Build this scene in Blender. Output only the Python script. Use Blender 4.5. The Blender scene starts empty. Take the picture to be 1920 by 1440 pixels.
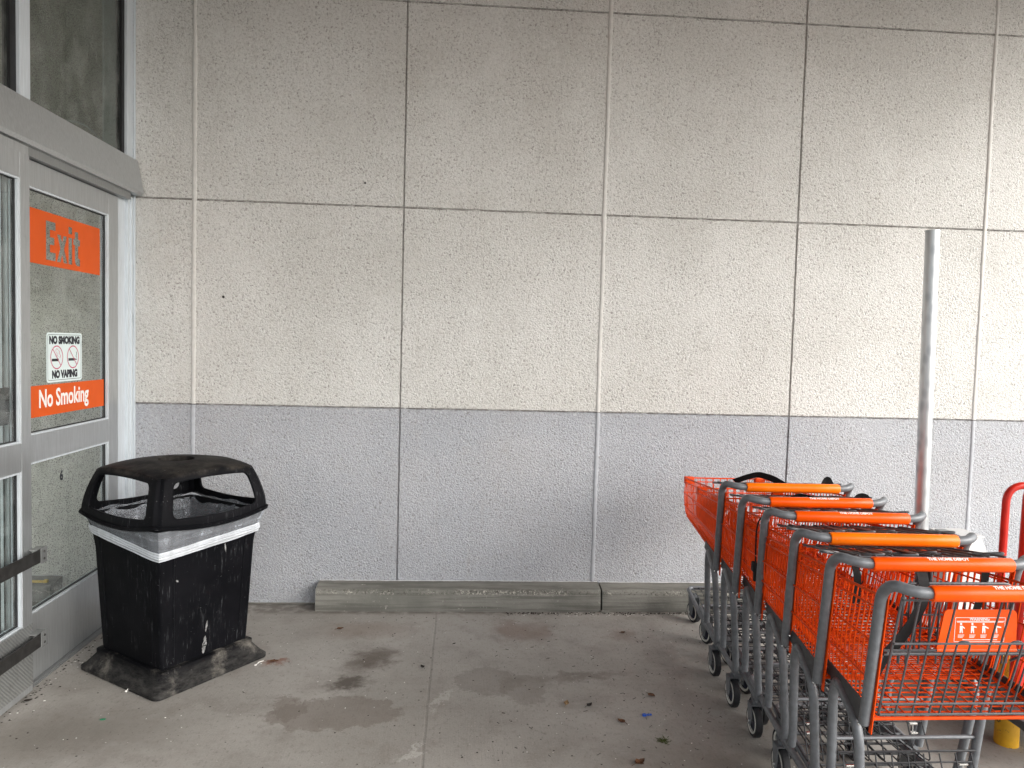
import bpy, bmesh, math, random
from mathutils import Vector, Matrix, noise
from mathutils.geometry import delaunay_2d_cdt
random.seed(7)
S = bpy.context.scene
COL = S.collection
rad = math.radians

# ------------------------------------------------------------------ camera
PITCH, YAW, ROLL = -0.0517, 0.0685, 0.0267
fw = Vector((math.sin(YAW)*math.cos(PITCH), math.cos(YAW)*math.cos(PITCH), math.sin(PITCH)))
rt0 = Vector((math.cos(YAW), -math.sin(YAW), 0)); up0 = rt0.cross(fw)
rt = rt0*math.cos(ROLL)+up0*math.sin(ROLL); up = -rt0*math.sin(ROLL)+up0*math.cos(ROLL)
cam = bpy.data.cameras.new("camera"); co = bpy.data.objects.new("camera", cam); COL.objects.link(co)
m = Matrix((rt, up, -fw)).transposed().to_4x4(); m.translation = Vector((0, -4.643, 1.627))
co.matrix_world = m
cam.sensor_width = 36; cam.lens = 1412.8/1920*36; cam.clip_start = 0.05; cam.clip_end = 500
S.camera = co

# ------------------------------------------------------------------ sky, sun, exposure
SUN_AZ, SUN_EL = rad(124), rad(30)      # azimuth from +Y clockwise
w = bpy.data.worlds.new("World"); S.world = w; w.use_nodes = True
nt = w.node_tree; nt.nodes.clear()
sky = nt.nodes.new('ShaderNodeTexSky'); sky.sky_type = 'NISHITA'; sky.sun_disc = False
sky.sun_elevation = SUN_EL; sky.sun_rotation = SUN_AZ; sky.air_density = 1.0; sky.dust_density = 4.0; sky.ozone_density = 1.0
hs = nt.nodes.new('ShaderNodeHueSaturation'); hs.inputs['Saturation'].default_value = 0.30
bg = nt.nodes.new('ShaderNodeBackground'); bg.inputs['Strength'].default_value = 0.15
wo = nt.nodes.new('ShaderNodeOutputWorld')
nt.links.new(sky.outputs[0], hs.inputs['Color']); nt.links.new(hs.outputs[0], bg.inputs[0]); nt.links.new(bg.outputs[0], wo.inputs[0])
sl = bpy.data.lights.new("sun", 'SUN'); sl.energy = 1.1; sl.angle = rad(95); sl.color = (1.0, 0.985, 0.955)
so = bpy.data.objects.new("sun", sl); COL.objects.link(so)
sd = Vector((math.sin(SUN_AZ)*math.cos(SUN_EL), math.cos(SUN_AZ)*math.cos(SUN_EL), math.sin(SUN_EL)))
so.rotation_euler = sd.to_track_quat('Z', 'Y').to_euler(); so.location = (6, -8, 8)
S.view_settings.view_transform = 'Standard'; S.view_settings.look = 'None'
S.view_settings.exposure = 1.27; S.view_settings.gamma = 1.0
S.render.engine = 'CYCLES'
S.cycles.max_bounces = 10; S.cycles.transparent_max_bounces = 24; S.cycles.glossy_bounces = 4
S.cycles.use_denoising = True

# ------------------------------------------------------------------ helpers
def fillet(pts, r, n=5):
    """round the inner corners of a polyline"""
    P = [Vector(p) for p in pts]; out = [P[0]]
    for i in range(1, len(P)-1):
        a, b, c = P[i-1], P[i], P[i+1]
        d1 = (a-b); d2 = (c-b); k = min(r, d1.length*0.48, d2.length*0.48)
        s = b+d1.normalized()*k; e = b+d2.normalized()*k
        for j in range(n+1):
            t = j/n
            out.append(s*(1-t)**2+b*2*t*(1-t)+e*t*t)
    out.append(P[-1]); return out

class MB:
    def __init__(s): s.v = []; s.f = []
    def add(s, vs, fs):
        o = len(s.v); s.v += [tuple(x) for x in vs]; s.f += [tuple(i+o for i in f) for f in fs]
    def box(s, a, b, bev=0.0):
        x0, x1 = sorted((a[0], b[0])); y0, y1 = sorted((a[1], b[1])); z0, z1 = sorted((a[2], b[2]))
        if bev <= 0:
            s.add([(x, y, z) for x in (x0, x1) for y in (y0, y1) for z in (z0, z1)],
                  [(0,1,3,2), (4,6,7,5), (0,4,5,1), (2,3,7,6), (0,2,6,4), (1,5,7,3)]); return
        bm = bmesh.new(); bmesh.ops.create_cube(bm, size=1)
        for v in bm.verts:
            v.co = Vector(((x0+x1)/2+v.co.x*(x1-x0), (y0+y1)/2+v.co.y*(y1-y0), (z0+z1)/2+v.co.z*(z1-z0)))
        bmesh.ops.bevel(bm, geom=bm.edges[:], offset=min(bev, .45*min(x1-x0, y1-y0, z1-z0)), segments=2, affect='EDGES', profile=.6)
        bm.verts.index_update(); s.add([v.co[:] for v in bm.verts], [[v.index for v in f.verts] for f in bm.faces]); bm.free()
    def tube(s, pts, r, seg=8, closed=False, cap=True):
        P = [Vector(p) for p in pts]; n = len(P)
        T = []
        for i in range(n):
            if closed: d = P[(i+1) % n]-P[i-1]
            else: d = P[min(i+1, n-1)]-P[max(i-1, 0)]
            T.append(d.normalized())
        u = T[0].orthogonal().normalized(); rings = []
        rr = r if isinstance(r, (list, tuple)) else [r]*n
        for i in range(n):
            u = (u-T[i]*u.dot(T[i])).normalized(); q = T[i].cross(u)
            rings.append([P[i]+(u*math.cos(2*math.pi*k/seg)+q*math.sin(2*math.pi*k/seg))*rr[i] for k in range(seg)])
        vs = [x for R_ in rings for x in R_]; fs = []
        for i in range(n-1 if not closed else n):
            a = i*seg; b = ((i+1) % n)*seg
            for k in range(seg):
                k2 = (k+1) % seg; fs.append((a+k, a+k2, b+k2, b+k))
        if cap and not closed:
            fs.append(tuple(range(seg-1, -1, -1))); fs.append(tuple((n-1)*seg+k for k in range(seg)))
        s.add(vs, fs)
    def lathe(s, prof, axis_o, axis_d, seg=24, caps=True):
        A = Vector(axis_d).normalized(); u = A.orthogonal().normalized(); q = A.cross(u); O = Vector(axis_o)
        vs = []; n = len(prof)
        for (r, h) in prof:
            for k in range(seg):
                a = 2*math.pi*k/seg; vs.append(O+A*h+(u*math.cos(a)+q*math.sin(a))*r)
        fs = []
        for i in range(n-1):
            for k in range(seg):
                k2 = (k+1) % seg; fs.append((i*seg+k, i*seg+k2, (i+1)*seg+k2, (i+1)*seg+k))
        if caps: fs.append(tuple(range(seg-1, -1, -1))); fs.append(tuple((n-1)*seg+k for k in range(seg)))
        s.add(vs, fs)
    def prism(s, poly, vec):
        """closed polygon of 3-D points pushed along vec"""
        n = len(poly); P = [Vector(p) for p in poly]; Q = [p+Vector(vec) for p in P]
        s.add(P+Q, [tuple(range(n-1, -1, -1)), tuple(range(n, 2*n))]+[(i, (i+1) % n, n+(i+1) % n, n+i) for i in range(n)])
    def grid(s, pts, wrap=False):
        nr = len(pts); nc = len(pts[0]); fs = []
        for i in range(nr-1):
            for j in range(nc if wrap else nc-1):
                j2 = (j+1) % nc; fs.append((i*nc+j, i*nc+j2, (i+1)*nc+j2, (i+1)*nc+j))
        s.add([p for r_ in pts for p in r_], fs)
    def build(s, name, mat, parent=None, smooth=False, world=False, fix=True):
        me = bpy.data.meshes.new(name)
        off = Vector(parent.location) if (parent is not None and world) else Vector((0, 0, 0))
        p = parent
        while world and p is not None and p.parent is not None:
            p = p.parent; off = off+Vector(p.location)
        me.from_pydata([Vector(v)-off for v in s.v], [], s.f)
        if fix:
            bm = bmesh.new(); bm.from_mesh(me); bmesh.ops.recalc_face_normals(bm, faces=bm.faces[:]); bm.to_mesh(me); bm.free()
        me.materials.append(mat)
        if smooth:
            me.polygons.foreach_set('use_smooth', [True]*len(me.polygons))
            try: me.set_sharp_from_angle(angle=rad(38))
            except Exception: pass
        o = bpy.data.objects.new(name, me); COL.objects.link(o)
        if parent is not None: o.parent = parent
        return o

def tag(o, label=None, cat=None, group=None, kind=None):
    if label: o['label'] = label
    if cat: o['category'] = cat
    if group: o['group'] = group
    if kind: o['kind'] = kind
    return o
def thing(name, label, cat, loc=(0, 0, 0), rz=0, group=None):
    o = bpy.data.objects.new(name, None); COL.objects.link(o); o.empty_display_size = .1
    o.location = loc; o.rotation_euler = (0, 0, rz); return tag(o, label, cat, group)
def copy_tree(o, parent=None):
    c = o.copy(); COL.objects.link(c); c.parent = parent
    for ch in [x for x in o.children]: copy_tree(ch, c)
    return c

def text_obj(name, body, size, M, mat, parent, bold=0.0, ext=0.0004, sx=1.0, sp=1.0):
    """centred text, turned into a mesh; M is parent-space matrix"""
    cu = bpy.data.curves.new(name, 'FONT'); cu.body = body; cu.size = size; cu.align_x = 'CENTER'; cu.align_y = 'CENTER'
    cu.offset = bold; cu.extrude = ext; cu.resolution_u = 3; cu.space_character = sp
    t = bpy.data.objects.new(name+'_curve', cu); COL.objects.link(t)
    bpy.context.view_layer.update()
    me = bpy.data.meshes.new_from_object(t.evaluated_get(bpy.context.evaluated_depsgraph_get()))
    bpy.data.objects.remove(t); bpy.data.curves.remove(cu)
    me.transform(M @ Matrix.Diagonal((sx, 1, 1, 1))); me.materials.clear(); me.materials.append(mat); me.name = name
    o = bpy.data.objects.new(name, me); COL.objects.link(o); o.parent = parent
    return o
def basis(o, x, y):
    x = Vector(x).normalized(); y = Vector(y).normalized(); z = x.cross(y)
    M = Matrix((x, y, z)).transposed().to_4x4(); M.translation = Vector(o); return M

# ------------------------------------------------------------------ materials
class NT:
    def __init__(s, name):
        s.m = bpy.data.materials.new(name); s.m.use_nodes = True; s.t = s.m.node_tree
        s.b = s.t.nodes['Principled BSDF']; s.out = s.t.nodes['Material Output']; s._c = None
    def n(s, ty, **k):
        x = s.t.nodes.new(ty)
        for a, b in k.items(): setattr(x, a, b)
        return x
    def l(s, a, b): s.t.links.new(a, b)
    def co(s):
        if s._c is None: s._c = s.n('ShaderNodeTexCoord').outputs['Object']
        return s._c
    def mapv(s, scale=(1, 1, 1), loc=(0, 0, 0), rot=(0, 0, 0), v=None):
        x = s.n('ShaderNodeMapping'); x.inputs['Scale'].default_value = scale; x.inputs['Location'].default_value = loc; x.inputs['Rotation'].default_value = rot
        s.l(v or s.co(), x.inputs[0]); return x.outputs[0]
    def noise(s, sc, det=4, rough=.55, v=None, dist=0):
        x = s.n('ShaderNodeTexNoise'); x.inputs['Scale'].default_value = sc; x.inputs['Detail'].default_value = det
        x.inputs['Roughness'].default_value = rough; x.inputs['Distortion'].default_value = dist
        s.l(v or s.co(), x.inputs['Vector']); return x.outputs['Fac']
    def vor(s, sc, v=None, feat='F1', rnd=1.0):
        x = s.n('ShaderNodeTexVoronoi', feature=feat); x.inputs['Scale'].default_value = sc; x.inputs['Randomness'].default_value = rnd
        s.l(v or s.co(), x.inputs['Vector']); return x.outputs['Distance']
    def ramp(s, f, a, b, ca=(0, 0, 0), cb=(1, 1, 1)):
        x = s.n('ShaderNodeMapRange'); x.interpolation_type = 'SMOOTHSTEP'
        x.inputs['From Min'].default_value = a; x.inputs['From Max'].default_value = b
        x.inputs['To Min'].default_value = 0; x.inputs['To Max'].default_value = 1
        s.l(f, x.inputs['Value']); return x.outputs['Result']
    def math(s, op, a, b=None, c=None):
        x = s.n('ShaderNodeMath', operation=op)
        for i, q in enumerate((a, b, c)):
            if q is None: continue
            if isinstance(q, (int, float)): x.inputs[i].default_value = q
            else: s.l(q, x.inputs[i])
        return x.outputs[0]
    def mix(s, f, a, b, mode='MIX'):
        x = s.n('ShaderNodeMix', data_type='RGBA', blend_type=mode)
        for i, q in ((0, f), (6, a), (7, b)):
            if isinstance(q, (int, float)): x.inputs[i].default_value = q
            elif isinstance(q, tuple): x.inputs[i].default_value = (*q, 1) if len(q) == 3 else q
            else: s.l(q, x.inputs[i])
        return x.outputs[2]
    def sep(s):
        x = s.n('ShaderNodeSeparateXYZ'); s.l(s.co(), x.inputs[0]); return x.outputs
    def bump(s, h, st=.3, dist=.002, prev=None):
        x = s.n('ShaderNodeBump'); x.inputs['Strength'].default_value = st; x.inputs['Distance'].default_value = dist
        s.l(h, x.inputs['Height'])
        if prev is not None: s.l(prev, x.inputs['Normal'])
        return x.outputs[0]
    def set(s, col=None, rough=None, metal=None, nrm=None, spec=None):
        for k, q in (('Base Color', col), ('Roughness', rough), ('Metallic', metal), ('Normal', nrm), ('Specular IOR Level', spec)):
            if q is None: continue
            i = s.b.inputs[k]
            if isinstance(q, (int, float)): i.default_value = q
            elif isinstance(q, tuple): i.default_value = (*q, 1)
            else: s.l(q, i)
        return s.m

def paint(name, col, rough=.4, metal=0.0, var=.12, chips=None, nscale=30, bump=.0, spec=.4, chipcov=.70):
    t = NT(name); f = t.noise(nscale, 5)
    dark = tuple(c*(1-var) for c in col); lite = tuple(min(1, c*(1+var)) for c in col)
    c = t.mix(t.ramp(f, .3, .7), dark, lite)
    if chips:
        k = t.ramp(t.noise(nscale*3.1, 4, .6), chipcov, chipcov+.03); c = t.mix(k, c, chips)
    r = t.math('MULTIPLY_ADD', t.noise(nscale*.6, 4), .25, rough-.1)
    nn = t.bump(t.noise(nscale*12, 3), bump, .0005) if bump else None
    return t.set(c, r, metal, nn, spec)

JX = [-1.601, -.366, .862, 2.088, 3.318, 4.547, 5.776, 7.005]; JZ = [1.2206, 2.4398, 3.659, 4.878]
def mk_wall():
    t = NT('painted_exposed_aggregate')
    x, y, z = t.sep()
    big = t.noise(1.3, 4); mid = t.noise(9, 4)
    upc = t.mix(t.ramp(big, .35, .65), (.59, .588, .562), (.66, .66, .638))
    loc_ = t.mix(t.ramp(big, .35, .65), (.375, .395, .43), (.42, .436, .468))
    wob = t.math('MULTIPLY_ADD', t.noise(60, 2), .006, 1.2176)
    c = t.mix(t.math('GREATER_THAN', z, wob), loc_, upc)
    # pits between the pebbles, open to the grey cement and dust beneath the paint
    lump = t.noise(78, 5, .62, dist=.6); v = t.vor(110)
    mot = t.noise(62, 3, .7, dist=.8)
    c = t.mix(t.math('MULTIPLY', t.ramp(mot, .50, .66), t.math('MULTIPLY_ADD', t.math('GREATER_THAN', z, 1.2), .15, .20)), c, (.80, .80, .78))
    c = t.mix(t.math('MULTIPLY', t.ramp(mot, .46, .34), t.math('MULTIPLY_ADD', t.math('GREATER_THAN', z, 1.2), .16, .18)), c, (.27, .255, .24))
    pit = t.math('MULTIPLY', t.ramp(lump, .455, .37), t.ramp(t.noise(4, 3), .25, .55))
    pit2 = t.ramp(t.noise(150, 3, .6), .345, .29)
    c = t.mix(t.math('MULTIPLY', pit, .62), c, (.17, .155, .14))
    c = t.mix(t.math('MULTIPLY', pit2, .55), c, (.20, .185, .17))
    # dirt lodged in the scored joints
    jn = t.math('MULTIPLY_ADD', t.noise(26, 4, .7), .012, -.006)
    for kz in JZ[:4]:
        dz = t.math('ABSOLUTE', t.math('SUBTRACT', t.math('ADD', z, t.math('MULTIPLY', jn, .5)), kz))
        c = t.mix(t.math('MULTIPLY', t.math('MULTIPLY', t.ramp(dz, .0062, .002), t.ramp(t.noise(17, 4, .7), .25, .6)), .75), c, (.085, .072, .060))
    for kx in (JX[1], JX[3], JX[5]):
        dx = t.math('ABSOLUTE', t.math('SUBTRACT', x, kx))
        c = t.mix(t.math('MULTIPLY', t.ramp(dx, .0055, .002), .5), c, (.13, .115, .10))
    # faint drip and rain dirt, vertical
    dr = t.noise(3.0, 6, .6, t.mapv((7, 1, .35)))
    c = t.mix(t.math('MULTIPLY', t.ramp(dr, .54, .78), .13), c, (.33, .29, .25))
    ug = t.ramp(t.noise(1.1, 6, .65, t.mapv((1, 1, 1), (2, 0, 7))), .45, .75)
    c = t.mix(t.math('MULTIPLY', ug, .12), c, (.36, .31, .26))
    c = t.mix(t.math('MULTIPLY', t.ramp(mid, .52, .75), .10), c, (.42, .39, .34))
    h = t.math('ADD', t.math('MULTIPLY', lump, 1.0), t.math('MULTIPLY', t.ramp(v, .75, .05), .22))
    n1 = t.bump(h, 1.0, .0095)
    n2 = t.bump(t.noise(420, 3), .25, .001, n1)
    return t.set(c, t.math('MULTIPLY_ADD', mid, .2, .5), 0, n2, .35)

def mk_agg():
    t = NT('bare_exposed_aggregate')
    c = t.mix(t.ramp(t.noise(2.2, 3), .35, .65), (.58, .57, .52), (.68, .665, .61))
    for sc, col, a, b in ((95, (.17, .16, .145), .34, .22), (75, (.82, .80, .75), .24, .17), (52, (.10, .085, .07), .17, .12), (140, (.24, .23, .21), .36, .26)):
        c = t.mix(t.ramp(t.vor(sc), a, b), c, col) if sc != 75 else t.mix(t.ramp(t.vor(sc, t.mapv((1, 1, 1), (3, 1, 2))), a, b), c, col)
    n1 = t.bump(t.noise(110, 4), .5, .004)
    return t.set(c, .75, 0, n1, .3)

def mk_ground():
    t = NT('worn_concrete_floor')
    x, y, z = t.sep()
    b1 = t.noise(.9, 5, .6); b2 = t.noise(5, 6, .65); fine = t.noise(120, 4, .7)
    c = t.mix(t.ramp(b1, .33, .67), (.275, .262, .238), (.37, .355, .33))
    c = t.mix(t.math('MULTIPLY', t.ramp(b2, .45, .75), .45), c, (.15, .128, .108))
    c = t.mix(t.math('MULTIPLY', t.ramp(fine, .45, .75), .40), c, (.42, .40, .365))
    c = t.mix(t.math('MULTIPLY', t.ramp(t.noise(70, 5, .7, t.mapv((1, .5, 1))), .46, .32), .38), c, (.10, .085, .07))
    c = t.mix(t.math('MULTIPLY', t.ramp(t.noise(19, 7, .75), .52, .70), .32), c, (.15, .132, .112))
    br = t.noise(8, 5, .6, t.mapv((18, .8, 1)))                           # broom marks towards the wall
    c = t.mix(t.math('MULTIPLY', t.ramp(br, .5, .8), .22), c, (.30, .275, .245))
    specks = t.math('MULTIPLY', t.ramp(t.vor(34), .10, .06), t.ramp(t.noise(11, 3), .5, .6))
    c = t.mix(t.math('MULTIPLY', specks, .8), c, (.075, .06, .05))
    ws = t.math('MULTIPLY', t.ramp(t.vor(21, t.mapv((1, 1, 1), (5, 2, 0))), .075, .04), t.ramp(t.noise(6, 3, .5, t.mapv((1, 1, 1), (9, 0, 0))), .55, .62))
    c = t.mix(t.math('MULTIPLY', ws, .8), c, (.62, .60, .56))
    # spills soaked into the concrete and broad darker patches: place, half size, colour, strength
    dist = t.n('ShaderNodeTexNoise'); dist.inputs['Scale'].default_value = 9; dist.inputs['Detail'].default_value = 8; dist.inputs['Roughness'].default_value = .75
    t.l(t.co(), dist.inputs['Vector'])
    wv = t.n('ShaderNodeVectorMath', operation='MULTIPLY_ADD'); t.l(dist.outputs['Color'], wv.inputs[0])
    wv.inputs[1].default_value = (.34, .34, 0); t.l(t.co(), wv.inputs[2])
    def blot(px, py, rx, ry, col, st, rot=0, hard=.5):
        nonlocal c
        mp = t.n('ShaderNodeMapping'); mp.vector_type = 'TEXTURE'
        mp.inputs['Location'].default_value = (px+.17, py+.17, 0); mp.inputs['Rotation'].default_value = (0, 0, rot); mp.inputs['Scale'].default_value = (rx, ry, 1)
        t.l(wv.outputs[0], mp.inputs[0])
        ln = t.n('ShaderNodeVectorMath', operation='LENGTH'); t.l(mp.outputs[0], ln.inputs[0])
        k = t.ramp(ln.outputs['Value'], 1.15, hard)
        c = t.mix(t.math('MULTIPLY', k, st), c, col)
    blot(-.42, -.83, .13, .22, (.060, .040, .026), .72, rad(-35), .2)
    blot(-.50, -1.10, .12, .10, (.045, .032, .022), .80, rad(20), .2)
    blot(-.52, -1.40, .27, .13, (.145, .12, .10), .50, 0, 1.02)
    blot(-.72, -1.33, .07, .10, (.145, .12, .10), .45, 0, 1.0)
    blot(.17, -1.08, .15, .14, (.17, .152, .132), .42, 0, .95)
    blot(.33, -1.16, .11, .13, (.17, .152, .132), .40, 0, .95)
    blot(.33, -.43, .13, .20, (.150, .075, .045), .42, 0, .3)
    blot(.48, -.45, .10, .18, (.155, .085, .055), .36, 0, .3)
    blot(-.50, -.42, .34, .16, (.165, .110, .075), .35, 0, .2)
    blot(.62, -1.02, .28, .06, (.085, .065, .050), .45, rad(8), .2)
    blot(.95, -.50, .10, .12, (.15, .09, .06), .35, 0, .3)
    blot(-.90, -.86, .07, .035, (.19, .06, .025), .7, rad(5), .3)
    blot(-1.62, -.60, .16, .25, (.12, .09, .07), .55, rad(-30), .3)
    blot(-.17, -1.70, .02, .13, (.50, .49, .46), .6, rad(-32), .4)
    blot(-.05, -1.27, .02, .12, (.45, .44, .41), .55, rad(-34), .4)
    blot(.95, -1.9, .45, .3, (.13, .11, .09), .5, 0, .2)
    blot(-1.55, -1.55, .55, .32, (.15, .135, .115), .65, rad(10), .1)
    # dirt gathered against the wall foot and the kerb
    k = t.math('MULTIPLY', t.ramp(y, -.20, -.14), t.ramp(t.noise(16, 4), .30, .6))
    c = t.mix(t.math('MULTIPLY', k, .55), c, (.075, .062, .05))
    # tooled joint running towards the wall
    jl = t.math('ADD', x, t.math('MULTIPLY', t.noise(5, 2), .012))
    jd = t.math('ABSOLUTE', t.math('ADD', jl, .108))
    jk = t.ramp(jd, .009, .002)
    c = t.mix(t.math('MULTIPLY', jk, .22), c, (.085, .075, .066))
    h = t.math('SUBTRACT', t.math('ADD', t.math('MULTIPLY', fine, .5), t.math('MULTIPLY', br, .6)), t.math('MULTIPLY', jk, .9))
    nn = t.bump(h, .5, .0025); nn = t.bump(b2, .3, .01, nn)
    return t.set(c, t.math('MULTIPLY_ADD', t.ramp(b2, .3, .7), -.15, .80), 0, nn, .4)

def mk_kerb():
    t = NT('weathered_kerb_concrete'); x, y, z = t.sep()
    c = t.mix(t.ramp(t.noise(3, 5, .6), .35, .65), (.155, .155, .138), (.225, .222, .20))
    st = t.noise(4, 5, .6, t.mapv((.5, 3, 14)))
    c = t.mix(t.math('MULTIPLY', t.ramp(st, .42, .66), .7), c, (.10, .098, .086))
    edge = t.ramp(t.math('ABSOLUTE', t.math('SUBTRACT', z, .118)), .022, .002)
    chip = t.math('MULTIPLY', edge, t.ramp(t.noise(85, 4, .7), .52, .56))
    chip = t.math('MULTIPLY', chip, t.ramp(t.noise(5, 5, .7), .42, .62))
    c = t.mix(t.math('MULTIPLY', chip, .85), c, (.52, .50, .44))
    sp_ = t.math('MULTIPLY', t.ramp(t.noise(40, 4, .7), .64, .68), t.ramp(t.noise(5, 3), .48, .6)); c = t.mix(t.math('MULTIPLY', sp_, .7), c, (.42, .41, .37))
    dk = t.math('MULTIPLY', edge, t.ramp(t.noise(60, 4, .7), .46, .40))
    c = t.mix(t.math('MULTIPLY', dk, .7), c, (.06, .055, .045))
    # paint that ran over the back of the kerb from the wall
    pw = t.math('MULTIPLY_ADD', t.noise(18, 3), .012, -.013)
    c = t.mix(t.math('GREATER_THAN', y, pw), c, (.58, .585, .59))
    nn = t.bump(t.math('ADD', t.noise(55, 5, .65), t.math('MULTIPLY', chip, .8)), .6, .004)
    return t.set(c, .85, 0, nn, .3)

def mk_alu(name, col, rough=.33, metal=.75, streak=(40, 40, 1.5)):
    t = NT(name)
    s = t.noise(5, 5, .6, t.mapv(streak)); g = t.noise(2.0, 4)
    c = t.mix(t.ramp(s, .35, .7), tuple(k*.90 for k in col), tuple(min(1, k*1.08) for k in col))
    c = t.mix(t.math('MULTIPLY', t.ramp(t.noise(9, 6, .7), .58, .75), .35), c, tuple(k*.6 for k in col))
    sp = t.ramp(t.noise(60, 3), .73, .77); c = t.mix(t.math('MULTIPLY', sp, .6), c, (.65, .66, .66))
    return t.set(c, t.math('MULTIPLY_ADD', g, .22, rough-.08), metal, t.bump(s, .05, .001))

def mk_glass(name, tint=(.91, .94, .93)):
    t = NT(name); t.t.nodes.remove(t.b)
    tr = t.n('ShaderNodeBsdfTransparent'); tr.inputs[0].default_value = (*tint, 1)
    gl = t.n('ShaderNodeBsdfGlossy'); gl.inputs['Roughness'].default_value = .015; gl.inputs[0].default_value = (1, 1, 1, 1)
    di = t.n('ShaderNodeBsdfDiffuse'); di.inputs[0].default_value = (.55, .57, .56, 1)
    lw = t.n('ShaderNodeLayerWeight'); lw.inputs[0].default_value = .5
    fr_ = t.math('MULTIPLY_ADD', t.math('POWER', lw.outputs['Facing'], 5), .9, .045)
    mx = t.n('ShaderNodeMixShader'); t.l(fr_, mx.inputs[0]); t.l(tr.outputs[0], mx.inputs[1]); t.l(gl.outputs[0], mx.inputs[2])
    dm = t.n('ShaderNodeMixShader')           # film of dust
    t.l(t.math('MULTIPLY', t.ramp(t.noise(6, 6, .7), .35, .8), .16), dm.inputs[0]); t.l(mx.outputs[0], dm.inputs[1]); t.l(di.outputs[0], dm.inputs[2])
    t.l(dm.outputs[0], t.out.inputs[0]); return t.m

def mk_black():
    t = NT('scuffed_black_plastic'); x, y, z = t.sep()
    c = t.mix(t.ramp(t.noise(4, 5), .35, .7), (.0020, .0023, .0034), (.0045, .0047, .0062))
    sc = t.noise(14, 7, .7, t.mapv((9, 9, .7)))
    gt = t.ramp(t.noise(5.5, 4, .6), .42, .62)
    c = t.mix(t.math('MULTIPLY', t.math('MULTIPLY', t.ramp(sc, .55, .74), gt), .30), c, (.30, .31, .33))
    sc2 = t.noise(30, 5, .7, t.mapv((1.6, 1.6, 3.5), rot=(.5, .3, .8)))
    c = t.mix(t.math('MULTIPLY', t.ramp(sc2, .66, .72), .22), c, (.35, .35, .36))
    sp = t.math('MULTIPLY', t.ramp(t.vor(46), .10, .05), t.ramp(t.noise(13, 2), .55, .62))
    c = t.mix(t.math('MULTIPLY', sp, .22), c, (.5, .5, .5))
    # dust caked low down and on upward-facing ledges
    dz = t.math('MULTIPLY', t.ramp(z, .115, .03), t.ramp(t.noise(12, 8, .75, t.mapv((1.2, 1.2, 4))), .25, .80))
    pale = t.math('MULTIPLY', t.math('LESS_THAN', z, .105), t.ramp(t.noise(5.5, 7, .7), .50, .72))
    c = t.mix(t.math('MULTIPLY', dz, .40), c, (.15, .145, .135)); c = t.mix(t.math('MULTIPLY', pale, .50), c, (.30, .28, .245))
    top = t.math('MULTIPLY', t.ramp(z, .975, .99), t.ramp(t.noise(11, 6, .7), .35, .75))
    c = t.mix(t.math('MULTIPLY', top, .35), c, (.11, .095, .078))
    r = t.math('MULTIPLY_ADD', t.noise(7, 5), .3, .42)
    return t.set(c, r, 0, t.bump(t.noise(220, 3), .12, .0008), .08)

def mk_bag(name, alpha, col=(.62, .66, .72)):
    t = NT(name); t.t.nodes.remove(t.b)
    tr = t.n('ShaderNodeBsdfTransparent'); tr.inputs[0].default_value = (.93, .95, .97, 1)
    pb = t.n('ShaderNodeBsdfPrincipled'); pb.inputs['Base Color'].default_value = (*col, 1); pb.inputs['Roughness'].default_value = .18
    s = t.noise(3, 2, .5, t.mapv((1.5, 1.5, 16), rot=(.35, .25, 0))); s2 = t.noise(3, 2, .5, t.mapv((9, 9, 1.2), rot=(.25, .2, .4)))
    t.l(t.bump(t.math('ADD', s, s2), .5, .012), pb.inputs['Normal'])
    mx = t.n('ShaderNodeMixShader')
    t.l(t.math('MULTIPLY_ADD', t.ramp(t.math('ADD', s, s2), .75, 1.5), .22, alpha), mx.inputs[0])
    t.l(tr.outputs[0], mx.inputs[1]); t.l(pb.outputs[0], mx.inputs[2]); t.l(mx.outputs[0], t.out.inputs[0]); return t.m

def mk_galv():
    t = NT('galvanised_steel')
    v = t.vor(26, t.mapv((1, 1, .5))); s = t.noise(4, 6, .6, t.mapv((6, 6, .6)))
    c = t.mix(t.ramp(v, .1, .6), (.44, .46, .48), (.60, .62, .63))
    c = t.mix(t.math('MULTIPLY', t.ramp(s, .52, .7), .25), c, (.28, .28, .29))
    c = t.mix(t.math('MULTIPLY', t.ramp(t.noise(22, 5, .7, t.mapv((1, 1, .4))), .70, .73), .6), c, (.07, .065, .06))
    return t.set(c, t.math('MULTIPLY_ADD', s, .2, .26), .85)

def mk_plate():
    t = NT('checker_plate')
    a = t.n('ShaderNodeTexWave', wave_type='BANDS', bands_direction='DIAGONAL'); a.inputs['Scale'].default_value = 34; a.inputs['Distortion'].default_value = 1.5
    t.l(t.mapv((0, 1, 1)), a.inputs[0])
    f = a.outputs['Fac']; c = t.mix(t.math('MULTIPLY', f, .5), (.30, .31, .31), (.52, .53, .52))
    c = t.mix(t.math('MULTIPLY', t.ramp(t.noise(30, 5, .7), .5, .7), .5), c, (.20, .20, .19))
    return t.set(c, .4, .7, t.bump(f, .6, .002))

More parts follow.
